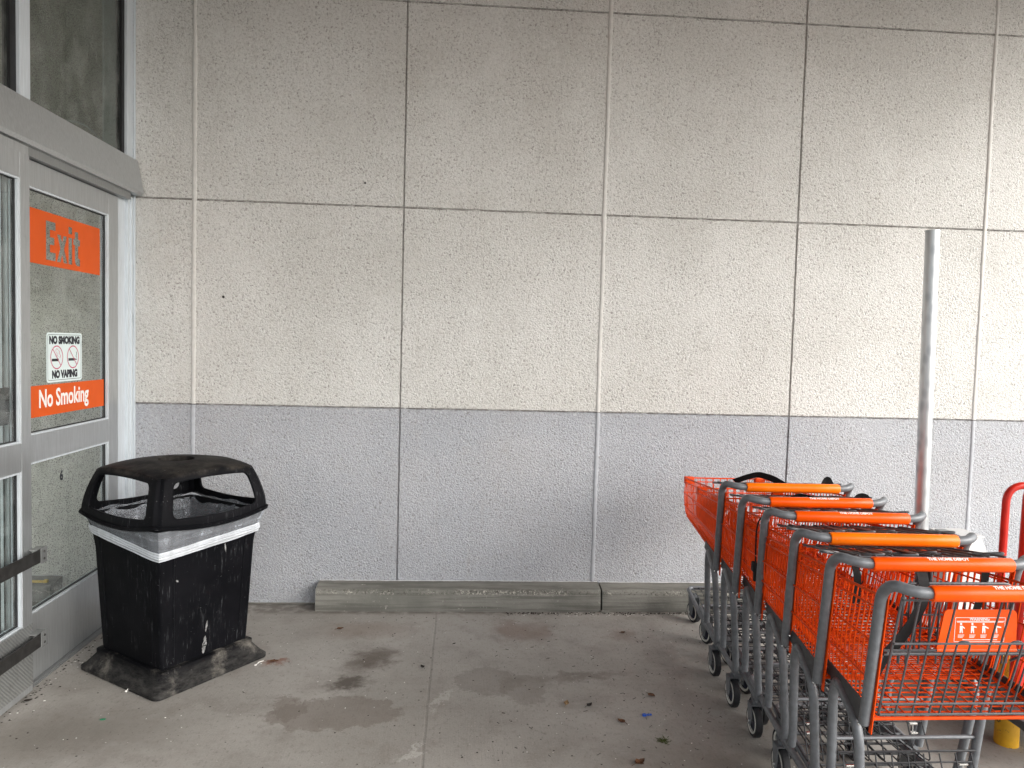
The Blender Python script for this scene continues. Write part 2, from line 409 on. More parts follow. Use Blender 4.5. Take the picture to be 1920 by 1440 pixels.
M = dict(
    wall=mk_wall(), agg=mk_agg(), ground=mk_ground(), kerb=mk_kerb(),
    alu=mk_alu('anodised_aluminium', (.50, .52, .53)), alu_b=mk_alu('bright_aluminium', (.60, .65, .69), .35, .25),
    alu_d=mk_alu('dull_aluminium', (.30, .31, .31), .4, .6),
    glass=mk_glass('door_glass'), glass_t=mk_glass('tinted_transom_glass', (.60, .63, .60)), black=mk_black(), bag=mk_bag('clear_plastic_liner', .20), bag_b=mk_bag('gathered_plastic_liner', .60, (.74, .78, .83)),  # transom tint deepened to put the upper vestibule's shade into the glass
    galv=mk_galv(), plate=mk_plate(),
    gasket=paint('black_rubber', (.006, .006, .007), .5),
    seal=paint('painted_sealant', (.57, .565, .54), .5, 0, .06),
    seal_g=paint('grey_painted_sealant', (.40, .418, .448), .5, 0, .06),
    gray=paint('grey_powder_coat', (.140, .150, .162), .40, .12, .14, (.42, .42, .42), 45, .25, .5, .715),
    gray_d=paint('grey_powder_coat_panel', (.062, .062, .064), .5, .15, .15, (.35, .35, .35), 30, .2, .4, .73),
    wire_g=paint('grey_coated_wire', (.085, .088, .095), .38, .15, .15, (.45, .45, .45), 60),
    wire_shaded=paint('shaded_grey_coated_wire', (.026, .027, .030), .42, .1, .25, (.3, .3, .3), 60, 0, .4, .74),  # grey wire darkened; shade under the carts put into its colour
    wire_o=paint('orange_coated_wire', (.68, .062, .002), .40, 0, .10, (.45, .20, .15), 40, 0, .2, .74),
    grip=paint('orange_grip_plastic', (.84, .088, .001), .30, 0, .08, (.55, .10, .03), 16, .05, .22, .70),
    grip_f=paint('faded_orange_grip_plastic', (.88, .165, .002), .32, 0, .10, (.70, .22, .05), 14, .05, .22, .68),
    white=paint('white_print', (.80, .78, .75), .5, 0, .03),
    chrome=paint('bright_zinc', (.72, .72, .70), .22, .9, .05),
    rubber=paint('dark_wheel_rubber', (.018, .019, .022), .55, 0, .25, None, 60),
    hub=paint('navy_wheel_hub', (.012, .014, .035), .4, 0, .15),
    rimw=paint('off_white_wheel_rim', (.62, .61, .56), .5, 0, .15, (.15, .14, .12), 30, 0, .5, .66),
    strap=paint('black_webbing', (.003, .003, .0035), .75, 0, .2, None, 200, .3),
    red=paint('red_pipe_paint', (.60, .020, .008), .30, 0, .08, (.35, .10, .08), 20, 0, .5, .74),
    yellow=paint('yellow_bollard_paint', (.62, .33, .012), .5, 0, .15, (.14, .08, .02), 12, .1, .4, .62),
    filmo=paint('orange_door_film', (.60, .080, .002), .6, 0, .05, None, 6),
    signw=paint('white_sticker', (.66, .76, .76), .35, 0, .02, None, 5),
    ink=paint('black_print', (.012, .013, .02), .5), pink=paint('red_print', (.50, .09, .17), .5),
    soffit=paint('canopy_soffit', (.13, .070, .040), .7, 0, .1, None, 2), beam=paint('canopy_beam', (.28, .09, .035), .6),
    inner=paint('vestibule_paint', (.60, .60, .58), .7), dark=paint('dark_steel_bar', (.035, .034, .033), .42, .3, .3, (.2, .2, .2), 40, .1, .5, .7),
    leaf=paint('dead_leaf', (.10, .042, .018), .7, 0, .4, None, 150), leaf_t=paint('tan_leaf', (.26, .17, .09), .7, 0, .3, None, 150),
    moss=paint('green_weed', (.06, .075, .02), .8, 0, .4, None, 200), blue=paint('blue_plastic_scrap', (.012, .08, .42), .35),
    splash=paint('dried_grey_splash', (.22, .22, .22), .7, 0, .5, (.01, .01, .01), 30, 0, .2, .56),
    green=paint('green_plastic_scrap', (.01, .22, .10), .4), scrap=paint('white_scrap', (.75, .74, .70), .5), darkbit=paint('dark_crumb', (.03, .024, .02), .8),
    enamel=paint('white_enamel', (.56, .56, .55), .35, 0, .05, None, 8),
)

# ------------------------------------------------------------------ ground
b = MB(); b.add([(-40, -60, 0), (60, -60, 0), (60, .5, 0), (-40, .5, 0)], [(0, 1, 2, 3)])
tag(b.build('ground', M['ground'], fix=False), kind='structure')

# ------------------------------------------------------------------ the shop wall
WX0, WX1, WZ1 = -1.950, 8.6, 5.6
wall = thing('shop_wall', 'tall stucco shop wall scored in squares, cream above and lavender grey below', 'wall', (0, 0, 0))
def axis(js, lo, hi):
    vals = {lo: 0, hi: 0}
    for j in js:
        for d, q in ((-.0065, 0), (-.004, 1), (.004, 1), (.0065, 0)): vals[j+d] = q
    # a few plain lines so the groove can wander a little
    ks = sorted(vals); return [(k, vals[k]) for k in ks]
ax_, az_ = axis(JX, WX0, WX1), axis(JZ, -.05, WZ1)
def densify(a, step):
    out = []
    for i in range(len(a)-1):
        out.append(a[i]); g = a[i+1][0]-a[i][0]
        if g > step*1.5:
            n = int(g/step)
            for k in range(1, n): out.append((a[i][0]+g*k/n, 0))
    out.append(a[-1]); return out
DX, DZ = densify(ax_, .05), densify(az_, .05)
rows = []
for (z, qz) in DZ:
    r_ = []
    for (x, qx) in DX:
        dep = .010 if (qx or qz) else 0
        wx = .0022*noise.noise((x*3, z*9, 1)) if qx or any(abs(x-j) < .01 for j in JX) else 0
        wz = .0028*noise.noise((x*7, z*3, 5)) if qz or any(abs(z-j) < .01 for j in JZ) else 0
        r_.append((x+wx, dep+.0015*noise.noise((x*2, z*2, 0)), z+wz))
    rows.append(r_)
b = MB(); b.grid(rows); b.build('wall_face', M['wall'], wall, fix=False)
b = MB(); b.box((WX0, .02, -.05), (WX1, .25, WZ1)); b.build('wall_core', M['agg'], wall)
# raised sealant in every second upright joint
for j in (JX[0], JX[2], JX[4], JX[6]):
    for z0, z1, mt in ((.15 if j > -1 else .0, 1.2176, M['seal_g']), (1.2236, WZ1, M['seal'])):
        n = int((z1-z0)/.03); L = []
        prof = ((-.016, .003), (-.012, -.003), (-.006, -.0055), (.002, -.0060), (.009, -.004), (.0125, .004))
        for i in range(n+1):
            z = z0+(z1-z0)*i/n; k = .0035*noise.noise((j, z*2.2, 3)); e = 1+.25*noise.noise((j+4, z*6, 1))
            L.append([(j+k+px*e, py*e, z) for px, py in prof])
        b = MB(); b.grid(L); b.build('joint_sealant', mt, wall, smooth=True)
# thin ledge of bare mortar at the foot of the wall
b = MB(); b.box((-1.94, -.012, 0), (-.86, .004, .010), .003); b.build('base_joint', M['kerb'], wall)

# small things stuck on the wall, placed from the photograph's wall plane
for (x, z, r, nm, lb) in ((-1.428, 1.868, .0085, 'wall_speck', 'small brown seed stuck on the cream wall above the grey band near the bin'),
                          (-.60, 2.575, .006, 'wall_speck', 'tiny dark seed stuck on the wall just above the middle joint'),
                          (-1.655, 3.615, .007, 'wall_speck', 'tiny dark seed stuck high on the wall beside the door head')):
    b = MB(); pr = [(0, -.0085)]+[(r*(.5+.5*math.sin(i*1.1)), -.0085+.0028*i) for i in range(1, 6)]
    b.lathe([(r*.2, 0), (r*.75, .002), (r, .005), (r*.7, .008), (r*.2, .010)], (x, -.010, z), (.2, 1, .2), 9)
    tag(b.build(nm, M['darkbit'], smooth=True), lb, 'speck', 'specks on the wall')

# ------------------------------------------------------------------ kerb along the foot of the wall
def kerb(x0, x1, y1, y0, h, name, label, mat, parent=None, end=True):
    n = max(2, int((x1-x0)/.03)); L = []
    for i in range(n+1):
        x = x0+(x1-x0)*i/n
        c1 = .004*noise.noise((x*9, 0, 1))+.003*noise.noise((x*31, 2, 1)); c2 = .004*noise.noise((x*8, 5, 1)); c3 = .003*noise.noise((x*24, 9, 4))
        crack = .012 if abs(x-.905-.0) < .02 else 0
        L.append([(x, y1, -.01), (x, y1, h+.006), (x, y1-.01, h+.003), (x, y0+.028+c1, h-.006), (x, y0+.011+c3, h-.012+c1), (x, y0+.002+c2+crack, h-.026+c3),
                  (x, y0+.002+c3, h*.5), (x, y0-.003+c2, .02), (x, y0+.006, -.01)])
    b = MB(); b.grid(L); k = len(L[0]); o = len(b.v)-k
    b.f.append(tuple(range(k))); b.f.append(tuple(o+i for i in range(k-1, -1, -1)))
    return b
kb = kerb(-.838, .892, -.0005, -.135, .145, 0, 0, 0)
tag(kb.build('concrete_kerb', M['kerb'], smooth=True), 'long chipped concrete kerb along the foot of the wall, left of the crack', 'kerb', 'kerb stones at the wall foot')
kb = kerb(.902, 2.6, -.0005, -.138, .142, 0, 0, 0)
tag(kb.build('concrete_kerb', M['kerb'], smooth=True), 'concrete kerb right of the crack, running behind the shopping carts', 'kerb', 'kerb stones at the wall foot')
b = MB()
for i in range(7):
    a = i*.9; b.box((.89+.013*i*.4, -.150+.004*math.sin(a), 0), (.90+.013*i*.4+.014, -.138+.004*math.cos(a), .008+.006*abs(math.sin(a*2))), .003)
tag(b.build('broken_mortar', M['kerb']), 'crumbled pale mortar at the bottom of the kerb crack', 'mortar')

# ------------------------------------------------------------------ entrance: plane x = -1.95
X = -1.95
ent = thing('storefront_entrance', 'grey aluminium store entrance frame with transom glass and deep header at the wall corner', 'entrance', (X, 0, 0))
# wall jamb
b = MB(); b.box((X-.055, -.085, 0), (X+.004, -.004, 2.43), .002); b.box((X-.05, -.055, 0), (X+.012, -.040, 2.43), .002); b.box((X-.035, -.200, 0), (X-.012, -.085, 2.43), .002)
b.build('jamb', M['alu_b'], ent, world=True)
b = MB(); b.box((X+.004, -.018, 0), (X+.013, -.001, 3.9), .002); b.build('corner_trim', M['alu_b'], ent, world=True)
# header: a box with a sloping face
prof = [(X-.08, 2.445), (X+.050, 2.445), (X+.062, 2.462), (X+.026, 2.650), (X-.08, 2.650)]
b = MB(); b.prism([(x, -.010, z) for x, z in prof], (0, -3.4, 0)); b.build('header', M['alu'], ent, world=True)
b = MB(); b.box((X-.02, -.11, 2.405), (X+.030, -3.4, 2.4445)); b.build('header_lip', M['alu_d'], ent, world=True)
b = MB(); b.box((X-.075, -.06, 2.395), (X-.021, -3.4, 2.4445)); b.build('door_track', M['gasket'], ent, world=True)
# transom frame and glass over the header
b = MB()
b.box((X-.06, -.095, 2.6505), (X+.004, -.0185, 3.9), .002); b.box((X-.055, -.270, 2.6505), (X-.045, -.130, 3.9), .001)
b.box((X-.055, -1.155, 2.6505), (X+.004, -1.075, 3.9), .002); b.box((X-.06, -3.4, 3.90), (X+.004, -.0185, 4.0), .002)
b.build('transom_frame', M['alu_b'], ent, world=True)
b = MB(); b.box((X-.044, -.130, 2.6505), (X-.012, -.0955, 3.9)); b.build('gasket', M['gasket'], ent, world=True)
b = MB(); b.box((X-.044, -1.200, 2.6505), (X-.012, -1.1555, 3.9)); b.build('gasket', M['gasket'], ent, world=True)
b = MB(); b.box((X-.030, -1.0745, 2.655), (X-.024, -.1305, 3.9)); b.build('transom_glass', M['glass_t'], ent, world=True)
b = MB(); b.box((X-.030, -3.3, 2.655), (X-.024, -1.2005, 3.9)); b.build('transom_glass', M['glass_t'], ent, world=True)
b = MB(); b.box((X-.10, -1.20, 2.655), (X-.07, -1.95, 3.9), .002); b.build('inner_blind', M['alu_b'], ent, world=True)
b = MB(); b.box((X-.10, -3.4, 0), (X+.030, -.004, .007), .002); b.box((X-.012, -3.4, .007), (X-.002, -.004, .013)); b.box((X+.016, -3.4, .007), (X+.022, -.004, .011)); b.build('threshold', M['alu_d'], ent, world=True)
# fastener on the jamb
b = MB(); b.box((X+.0125, -.034, 1.70), (X+.017, -.022, 1.745), .001); b.build('latch_plate', M['alu_b'], ent, world=True)

# stencil outlines, drawn here
def poly_fill(outer, holes, extra=()):
    """triangles of OUTER less the HOLES, in 2-D"""
    vs = []; es = []
    for loop in [outer]+holes:
        o = len(vs); vs += [Vector(p) for p in loop]; es += [(o+i, o+(i+1) % len(loop)) for i in range(len(loop))]
    vs += [Vector(p) for p in extra]
    V, E_, F, *_ = delaunay_2d_cdt(vs, es, [], 1, 1e-6)
    def inside(p, loop):
        c = False; n = len(loop)
        for i in range(n):
            x1, y1 = loop[i]; x2, y2 = loop[(i+1) % n]
            if (y1 > p[1]) != (y2 > p[1]) and p[0] < (x2-x1)*(p[1]-y1)/(y2-y1)+x1: c = not c
        return c
    fs = []
    for f in F:
        ce = sum((V[i] for i in f), Vector((0, 0)))/len(f)
        if inside(ce, outer) and not any(inside(ce, h) for h in holes): fs.append(tuple(f))
    return [tuple(v) for v in V], fs
def stencil(ch, x, y, s):
    """blocky letters, stroke 1, cap height 5"""
    D = {'E': [(0, 0), (2.8, 0), (2.8, 1.05), (1.15, 1.05), (1.15, 2.05), (2.45, 2.05), (2.45, 3.0), (1.15, 3.0), (1.15, 3.95), (2.8, 3.95), (2.8, 5), (0, 5)],
         'x': [(0, 0), (1.1, 0), (1.6, 1.05), (2.1, 0), (3.2, 0), (2.2, 1.85), (3.1, 3.6), (2.05, 3.6), (1.6, 2.7), (1.15, 3.6), (.1, 3.6), (1.0, 1.85)],
         'i': [(0, 0), (1.1, 0), (1.1, 3.6), (0, 3.6)], '.': [(0, 4.1), (1.1, 4.1), (1.1, 5.05), (0, 5.05)],
         't': [(.5, .6), (.8, .1), (1.4, -.05), (2.2, 0), (2.2, .95), (1.75, .95), (1.6, 1.15), (1.6, 2.75), (2.2, 2.75), (2.2, 3.6), (1.6, 3.6), (1.6, 4.6), (.5, 4.6), (.5, 3.6), (0, 3.6), (0, 2.75), (.5, 2.75)]}[ch]
    return [(x+p[0]*s*.815, y+p[1]*s) for p in D]

def leaf_frame(xc, y0, y1, z0, z1, rails, name, parent, st=.11, gl=True):
    """stile-and-rail aluminium leaf in the plane x=xc, from y0 (far) to y1 (near); rails = [(z, z)...]"""
    b = MB(); d = .022
    b.box((xc-d, y0, z0), (xc+d, y0-st, z1), .0015); b.box((xc-d, y1+st, z0), (xc+d, y1, z1), .0015)
    for ra, rb in rails: b.box((xc-d, y0-st-.0005, ra), (xc+d-.0004, y1+st+.0005, rb), .0012)
    b.build(name, M['alu'], parent, world=True)
    # glazing beads and gaskets of each light
    bb = MB(); g = MB()
    rr = sorted(rails)
    for i in range(len(rr)-1):
        a, c = rr[i][1], rr[i+1][0]; ya, yb = y0-st, y1+st
        for sx in (1, -1):
            xo = xc+sx*.013
            bb.box((xo-.006, ya-.0006, a), (xo+.006, ya-.012, c)); bb.box((xo-.006, yb+.012, a), (xo+.006, yb+.0006, c))
            bb.box((xo-.006, ya-.0122, a+.0005), (xo+.006, yb+.0122, a+.009)); bb.box((xo-.006, ya-.0122, c-.009), (xo+.006, yb+.0122, c-.0005))
            xg = xc+sx*.005
            g.box((xg-.0018, ya-.012, a+.009), (xg+.0018, ya-.022, c-.009)); g.box((xg-.0018, ya-.0225, c-.013), (xg+.0018, yb+.0225, c-.0092)); g.box((xg-.0018, ya-.0225, a+.0092), (xg+.0018, yb+.0225, a+.012))
    bb.build('glazing_bead', M['alu_b'], parent, world=True); g.build('gasket', M['gasket'], parent, world=True)
    for i in range(len(rr)-1):
        q = MB(); q.box((xc-.003, y0-st-.0125, rr[i][1]+.0095), (xc+.003, y1+st+.0125, rr[i+1][0]-.0095)); q.build('glass_pane', M['glass'], parent, world=True)

# sidelight with the Exit film
XA = X-.022
dA = thing('sliding_door', 'fixed glass door leaf with orange Exit and No Smoking bands beside the wall', 'door', (XA, 0, 0), 0, 'glass leaves of the store entrance')
leaf_frame(XA, -.205, -1.25, .012, 2.40, [(.012, .325), (1.03, 1.155), (2.285, 2.40)], 'door_frame', dA)
xf = XA+.0036
def film(name, ya, yb, za, zb, holes, mat, parent, th=.0006):
    V, F = poly_fill([(ya, za), (yb, za), (yb, zb), (ya, zb)], holes)
    b = MB(); n = len(V)
    b.add([(xf, y, z) for y, z in V], F); return b.build(name, mat, parent, world=True)
sc_ = .0368; cx = -.912; holes = []
bx = cx
for ch, adv in (('E', 3.15), ('x', 3.55), ('i', 0), ('.', 1.5), ('t', 2.4)):
    holes.append(stencil(ch, bx, 1.972, sc_)); bx += adv*sc_*.835
# narrow the letters a little: the film is seen very obliquely
film('exit_band', -1.125, -.381, 1.945, 2.196, holes, M['filmo'], dA)
nsb = film('no_smoking_band', -1.125, -.330, 1.231, 1.378, [], M['filmo'], dA)
text_obj('lettering', 'No Smoking', .118, basis((.0042, -.747, 1.310), (0, 1, 0), (0, 0, 1)), M['white'], nsb, .0028, .0002, .80)
# white sticker with its print
sy0, sy1, sz0, sz1 = -.915, -.581, 1.387, 1.628
def rrect(y0, y1, z0, z1, r, n=5):
    P = []
    for (cy, cz, a0) in ((y1-r, z1-r, 0), (y0+r, z1-r, 90), (y0+r, z0+r, 180), (y1-r, z0+r, 270)):
        for i in range(n+1):
            a = rad(a0+90*i/n); P.append((cy+r*math.cos(a), cz+r*math.sin(a)))
    return P
b = MB(); b.prism([(XA+.0038, y, z) for y, z in rrect(sy0, sy1, sz0, sz1, .016)], (.0012, 0, 0)); stk = b.build('warning_sticker', M['signw'], dA, world=True)
xs_ = .0052
b = MB(); P = rrect(sy0+.009, sy1-.009, sz0+.009, sz1-.009, .012); V, F = poly_fill(P, [rrect(sy0+.0112, sy1-.0112, sz0+.0112, sz1-.0112, .010)])
b.add([(xs_+XA, y, z) for y, z in V], F); b.build('border_line', M['ink'], stk, world=True)
ym = (sy0+sy1)/2
text_obj('lettering', 'NO SMOKING', .049, basis((xs_, ym, sz1-.038), (0, 1, 0), (0, 0, 1)), M['ink'], stk, .0034, .0002, .92)
text_obj('lettering', 'NO VAPING', .049, basis((xs_, ym, sz0+.036), (0, 1, 0), (0, 0, 1)), M['ink'], stk, .0034, .0002, .90)
for k, yc in enumerate((ym-.077, ym+.077)):
    zc = ym*0+(sz0+sz1)/2; b = MB(); R_ = .058
    V, F = poly_fill([(yc+R_*math.cos(rad(i*9)), zc+R_*math.sin(rad(i*9))) for i in range(40)], [[(yc+(R_-.0055)*math.cos(rad(i*9)), zc+(R_-.0055)*math.sin(rad(i*9))) for i in range(40)]])
    b.add([(xs_+XA+.0006, y, z) for y, z in V], F)
    c_, s_ = math.cos(rad(-48)), math.sin(rad(-48)); hw = .0024
    b.add([(xs_+XA+.0010, yc+c_*u-s_*v_, zc+s_*u+c_*v_) for u, v_ in ((-R_+.003, -hw), (R_-.003, -hw), (R_-.003, hw), (-R_+.003, hw))], [(0, 1, 2, 3)])
    b.build('ban_ring', M['pink'], stk, world=True)
    b = MB(); b.add([(xs_+XA+.0003, y, z) for y, z in ((yc-.045, zc-.019), (yc+.018, zc-.019), (yc+.018, zc-.006), (yc-.045, zc-.006))], [(0, 1, 2, 3)])
    if k: b.add([(xs_+XA+.0003, y, z) for y, z in ((yc+.018, zc-.016), (yc+.040, zc-.014), (yc+.040, zc-.011), (yc+.018, zc-.009))], [(0, 1, 2, 3)])
    b.build('cigarette_print', M['ink'], stk, world=True)
    b = MB()
    if k == 0:
        pts = [(.028, -.004), (.036, .010), (.022, .018), (.026, .030), (.010, .036), (.000, .044), (-.010, .036), (-.006, .024), (.004, .020), (.002, .010), (.014, .004)]
        b.tube(fillet([(xs_+XA+.0004, yc+p[0], zc+p[1]) for p in pts], .004, 3), .0009, 4)
    else:
        b.tube([(xs_+XA+.0004, yc+.034, zc-.004), (xs_+XA+.0004, yc+.030, zc+.006), (xs_+XA+.0004, yc+.036, zc+.014), (xs_+XA+.0004, yc+.033, zc+.026)], .0009, 4)
    b.build('smoke_print', M['pink'] if k == 0 else M['ink'], stk, world=True)
text_obj('number_print', '6', .068, basis((.0042, -.784, .918), (0, 1, 0), (0, 0, 1)), M['ink'], dA, .0022, .0002, .9)

for (ya, yb, mt) in ((-1.2515, -1.262, 'gasket'), (-1.262, -1.284, 'alu_b'), (-1.284, -1.294, 'gasket'), (-1.294, -1.40, 'alu_b')):  # bright and dark bars stand in for reflections in the nearer leaf
    b = MB(); b.box((XA-.02, ya-.0004, .013), (XA+.004, yb, 2.39)); b.build('reflection_bar', M[mt], dA, world=True)
# nearer leaf with kick plate and guard bars
XB = X+.036
dB = thing('sliding_door', 'nearer glass door leaf with diamond kick plate and two dark guard bars', 'door', (XB, 0, 0), 0, 'glass leaves of the store entrance')
leaf_frame(XB, -1.185, -2.35, .015, 2.392, [(.015, .33), (1.02, 1.145), (2.285, 2.392)], 'door_frame', dB, .072)
b = MB(); b.box((XB+.0225, -1.187, .045), (XB+.0255, -2.34, .325), .001); b.build('kick_plate', M['plate'], dB, world=True)
for zz in (.632, .250):
    b = MB(); b.box((XB+.060, -1.150, zz-.030), (XB+.066, -2.3, zz+.030), .002); g = b.build('guard_bar', M['dark'], dB, world=True)
    b = MB(); b.box((XB+.0256, -1.150, zz+.026), (XB+.0595, -1.215, zz+.032)); b.box((XB+.0256, -1.150, zz-.032), (XB+.0595, -1.215, zz-.026)); b.box((XB+.0665, -1.148, zz-.036), (XB+.069, -1.20, zz+.036), .001)
    b.box((XB+.0256, -1.1495, zz-.0258), (XB+.0595, -1.152, zz+.0258))
    br_ = b.build('bracket', M['alu_d'], g, world=True)
    for dz in (-.016, .016):
        b = MB(); b.lathe([(.006, 0), (.006, .002), (.004, .004)], (XB+.0692, -1.175, zz+dz), (1, 0, 0), 10); b.build('bolt', M['dark'], g, world=True)
b = MB(); b.box((XB-.055, -1.25, 1.225), (XB-.030, -2.2, 1.385), .004); b.build('push_bar', M['gasket'], dB, world=True)
b = MB(); b.box((XB-.02, -1.186, 2.3925), (XB+.018, -2.35, 2.430)); b.build('hanger', M['alu'], dB, world=True)

# ------------------------------------------------------------------ vestibule behind the glass
ves = thing('vestibule', 'bare aggregate vestibule walls seen through the glass doors', 'room', (X-2.5, 0, 0))
b = MB(); b.box((X-3.2, 0.001, -.02), (X-.0605, .25, 4.05)); b.build('aggregate_wall', M['agg'], ves, world=True)
b = MB(); b.box((X-3.4, -3.6, 0), (X-3.2, .25, 4.05)); b.box((X-3.2, -3.4, 3.62), (X-.061, .0, 3.67)); b.build('inner_wall', M['inner'], ves, world=True)
b = MB(); b.box((X-.06, -3.6, 0), (X+.0, -3.42, 4.2)); b.build('front_post', M['alu'], ves, world=True)
b = MB(); b.box((X-3.2, -3.6, 2.45), (X-.0605, -3.42, 3.67)); b.build('sky_block_header', M['alu'], ves, world=True)  # unseen beam, added to block sky from the upper vestibule wall
kb = kerb(-3.6, -2.36, -.001, -.15, .165, 0, 0, 0)
tag(kb.build('concrete_kerb', M['kerb'], smooth=True), 'low concrete kerb inside the vestibule with a yellow strip on top', 'kerb', 'kerb stones at the wall foot')
b = MB(); b.box((-3.4, -.142, .168), (-2.385, -.128, .182), .003); b.box((-2.400, -.146, .168), (-2.378, -.124, .186), .003)
tag(b.build('yellow_strip', paint('yellow_strip', (.62, .42, .03), .5)), 'thin yellow plastic strip lying on the kerb inside the vestibule', 'strip')
b = MB(); b.tube(fillet([(-2.60, -.03, 2.86), (-2.18, -.03, 2.86), (-2.05, -.03, 2.60)], .14, 8), .006, 8)  # thin tube stands in for an arched reflection in the transom
tag(b.build('bent_reflection', M['alu_b'], smooth=True), 'thin bent conduit standing in for a reflection in the transom glass', 'conduit')

# ------------------------------------------------------------------ canopy over the walk (shades the wall top)
can = thing('canopy', 'flat canopy roof with tan soffit over the store entrance', 'canopy', (0, -3, 4.6))
b = MB(); b.box((-5.1, -5.8, 4.08), (5.0, -.012, 5.3)); b.build('roof', M['soffit'], can, world=True)
b = MB()
for xx in (-1.2, -.2, .8, 1.8): b.box((xx-.12, -5.75, 3.86), (xx+.12, -.02, 4.0795))
b.build('beam', M['beam'], can, world=True)

# ------------------------------------------------------------------ litter bin
bin_ = thing('litter_bin', 'square black plastic litter bin with open hooded lid and clear liner', 'litter bin', (-1.385, -.855, 0), math.atan2(.489, .348))
def sq(h, z, r, n=4, bul=0.0, sub=6):
    """rounded square ring, half side h"""
    P = []
    for q in range(4):
        a0 = rad(-45+90*q)   # face q spans corner to corner
        for i in range(sub):
            u = -1+2*i/sub
            x, y = h+bul*(1-u*u), u*h
            if abs(u) > .999: x = h-r*.3; y = math.copysign(h-r*.3, u)
            c_, s_ = math.cos(rad(90*q)), math.sin(rad(90*q))
            P.append((x*c_-y*s_, x*s_+y*c_, z))
    return P
def ring_round(h, z, r, m=4):
    P = []
    for q in range(4):
        for i in range(m+1):
            a = rad(90*q+90*i/m); cx_, cy_ = ((h-r), (h-r)), None
            sx, sy = ((1, 1), (-1, 1), (-1, -1), (1, -1))[q]
            P.append((sx*(h-r)+r*math.cos(a), sy*(h-r)+r*math.sin(a), z))
    return P
b = MB()
b.grid([ring_round(h, z, r) for h, z, r in ((.236, .085, .02), (.240, .12, .022), (.252, .35, .024), (.264, .60, .026), (.276, .69, .028), (.292, .745, .03), (.298, .765, .03), (.286, .765, .03), (.262, .69, .026), (.228, .12, .02))], wrap=True)
n_ = len(ring_round(.2, 0, .02)); o_ = len(b.v)-n_; b.f.append(tuple(o_+i for i in range(n_)))
body = b.build('body', M['black'], bin_, smooth=True)
for q in range(4):      # upright ribs beside the corners
    for s_ in (-.185, .185):
        b = MB(); c0, s0 = math.cos(rad(90*q)), math.sin(rad(90*q)); L = []
        for z, h in ((.12, .240), (.35, .252), (.60, .264), (.66, .272)):
            L.append([(h+e, s_*(h/.25)+d) for d, e in ((-.006, -.001), (-.003, .0025), (.003, .0025), (.006, -.001))])
        rowsr = [[(p[0]*c0-p[1]*s0, p[0]*s0+p[1]*c0, z) for p in l] for l, z in zip(L, (.12, .35, .60, .66))]
        b.grid(rowsr); b.build('rib', M['black'], body, smooth=True)
b = MB()
b.grid([ring_round(h, z, r) for h, z, r in ((.300, 0, .03), (.312, .003, .034), (.313, .020, .034), (.306, .027, .034), (.300, .030, .034), (.266, .074, .03), (.262, .080, .028), (.262, .098, .026), (.254, .103, .024), (.236, .103, .02))], wrap=True)
b.build('base_skirt', M['black'], bin_, smooth=True)
for (x0, z0, wd_, hh, sd_) in ((-.02, .112, .022, .085, 1.0), (-.012, .215, .010, .055, 4.0), (.085, .585, .008, .050, 7.0), (-.17, .50, .010, .012, 9.0)):
    L = []; n_2 = 14
    for i in range(n_2+1):
        f = i/n_2; z = z0+hh*f; y = -(.240+(z-.12)*.0525)-.0012; k = math.sin(math.pi*min(1, f*.96+.04))**.6
        L.append([(x0+.008*f*(1 if sd_ < 5 else -1)+wd_*.5*k*sx*(1+.7*noise.noise((f*5, sx*3, sd_))), y, z) for sx in (-1, -.4, .3, 1)])
    b = MB(); b.grid(L); b.build('dried_splash', M['splash'], body, fix=False)
# hooded lid
def lidpt(u, t, q, out=0.0):
    h = .310-.052*(max(t, 0)**1.7); z0 = .785-.034*(1-u*u); z1 = .980+.026*(1-u*u)
    k = h+.012*(1-u*u)*(1-t*.4)+out
    cr = .014*max(0, abs(u)-.93)/.07
    x, y = k-cr, u*(h+out)-math.copysign(cr, u)
    c_, s_ = math.cos(rad(90*q)), math.sin(rad(90*q))
    return (x*c_-y*s_, x*s_+y*c_, z0+(z1-z0)*t)
us = [-1+2*k/24 for k in range(25)]; us = sorted(set([-1, -.965, .965, 1]+us))
ts = [k/14 for k in range(15)]
def lidhole(r=.13, n=6):
    P = []; u0, u1, t0, t1 = -.745, .745, .18, .865
    for (cu_, ct, a0) in ((u1-r*.55, t1-r, 0), (u0+r*.55, t1-r, 90), (u0+r*.55, t0+r, 180), (u1-r*.55, t0+r, 270)):
        for i in range(n+1):
            a = rad(a0+90*i/n); P.append((cu_+r*.55*math.cos(a), ct+r*math.sin(a)))
    Q = []
    for i in range(len(P)):
        a, c = Vector(P[i]), Vector(P[(i+1) % len(P)]); m = max(1, int((c-a).length/.09))
        for k in range(m): Q.append(tuple(a.lerp(c, k/m)))
    return Q
LH = lidhole()
outer_ = [(u, 0) for u in us[:-1]]+[(1, t) for t in ts[:-1]]+[(u, 1) for u in reversed(us[1:])]+[(-1, t) for t in reversed(ts[1:])]
extra_ = [(u, t) for u in us[1:-1] for t in ts[1:-1] if not (-.79 < u < .79 and .145 < t < .90)]
LV, LF = poly_fill(outer_, [LH], extra_)
b = MB()
for q in range(4): b.add([lidpt(u, t, q) for u, t in LV], LF)
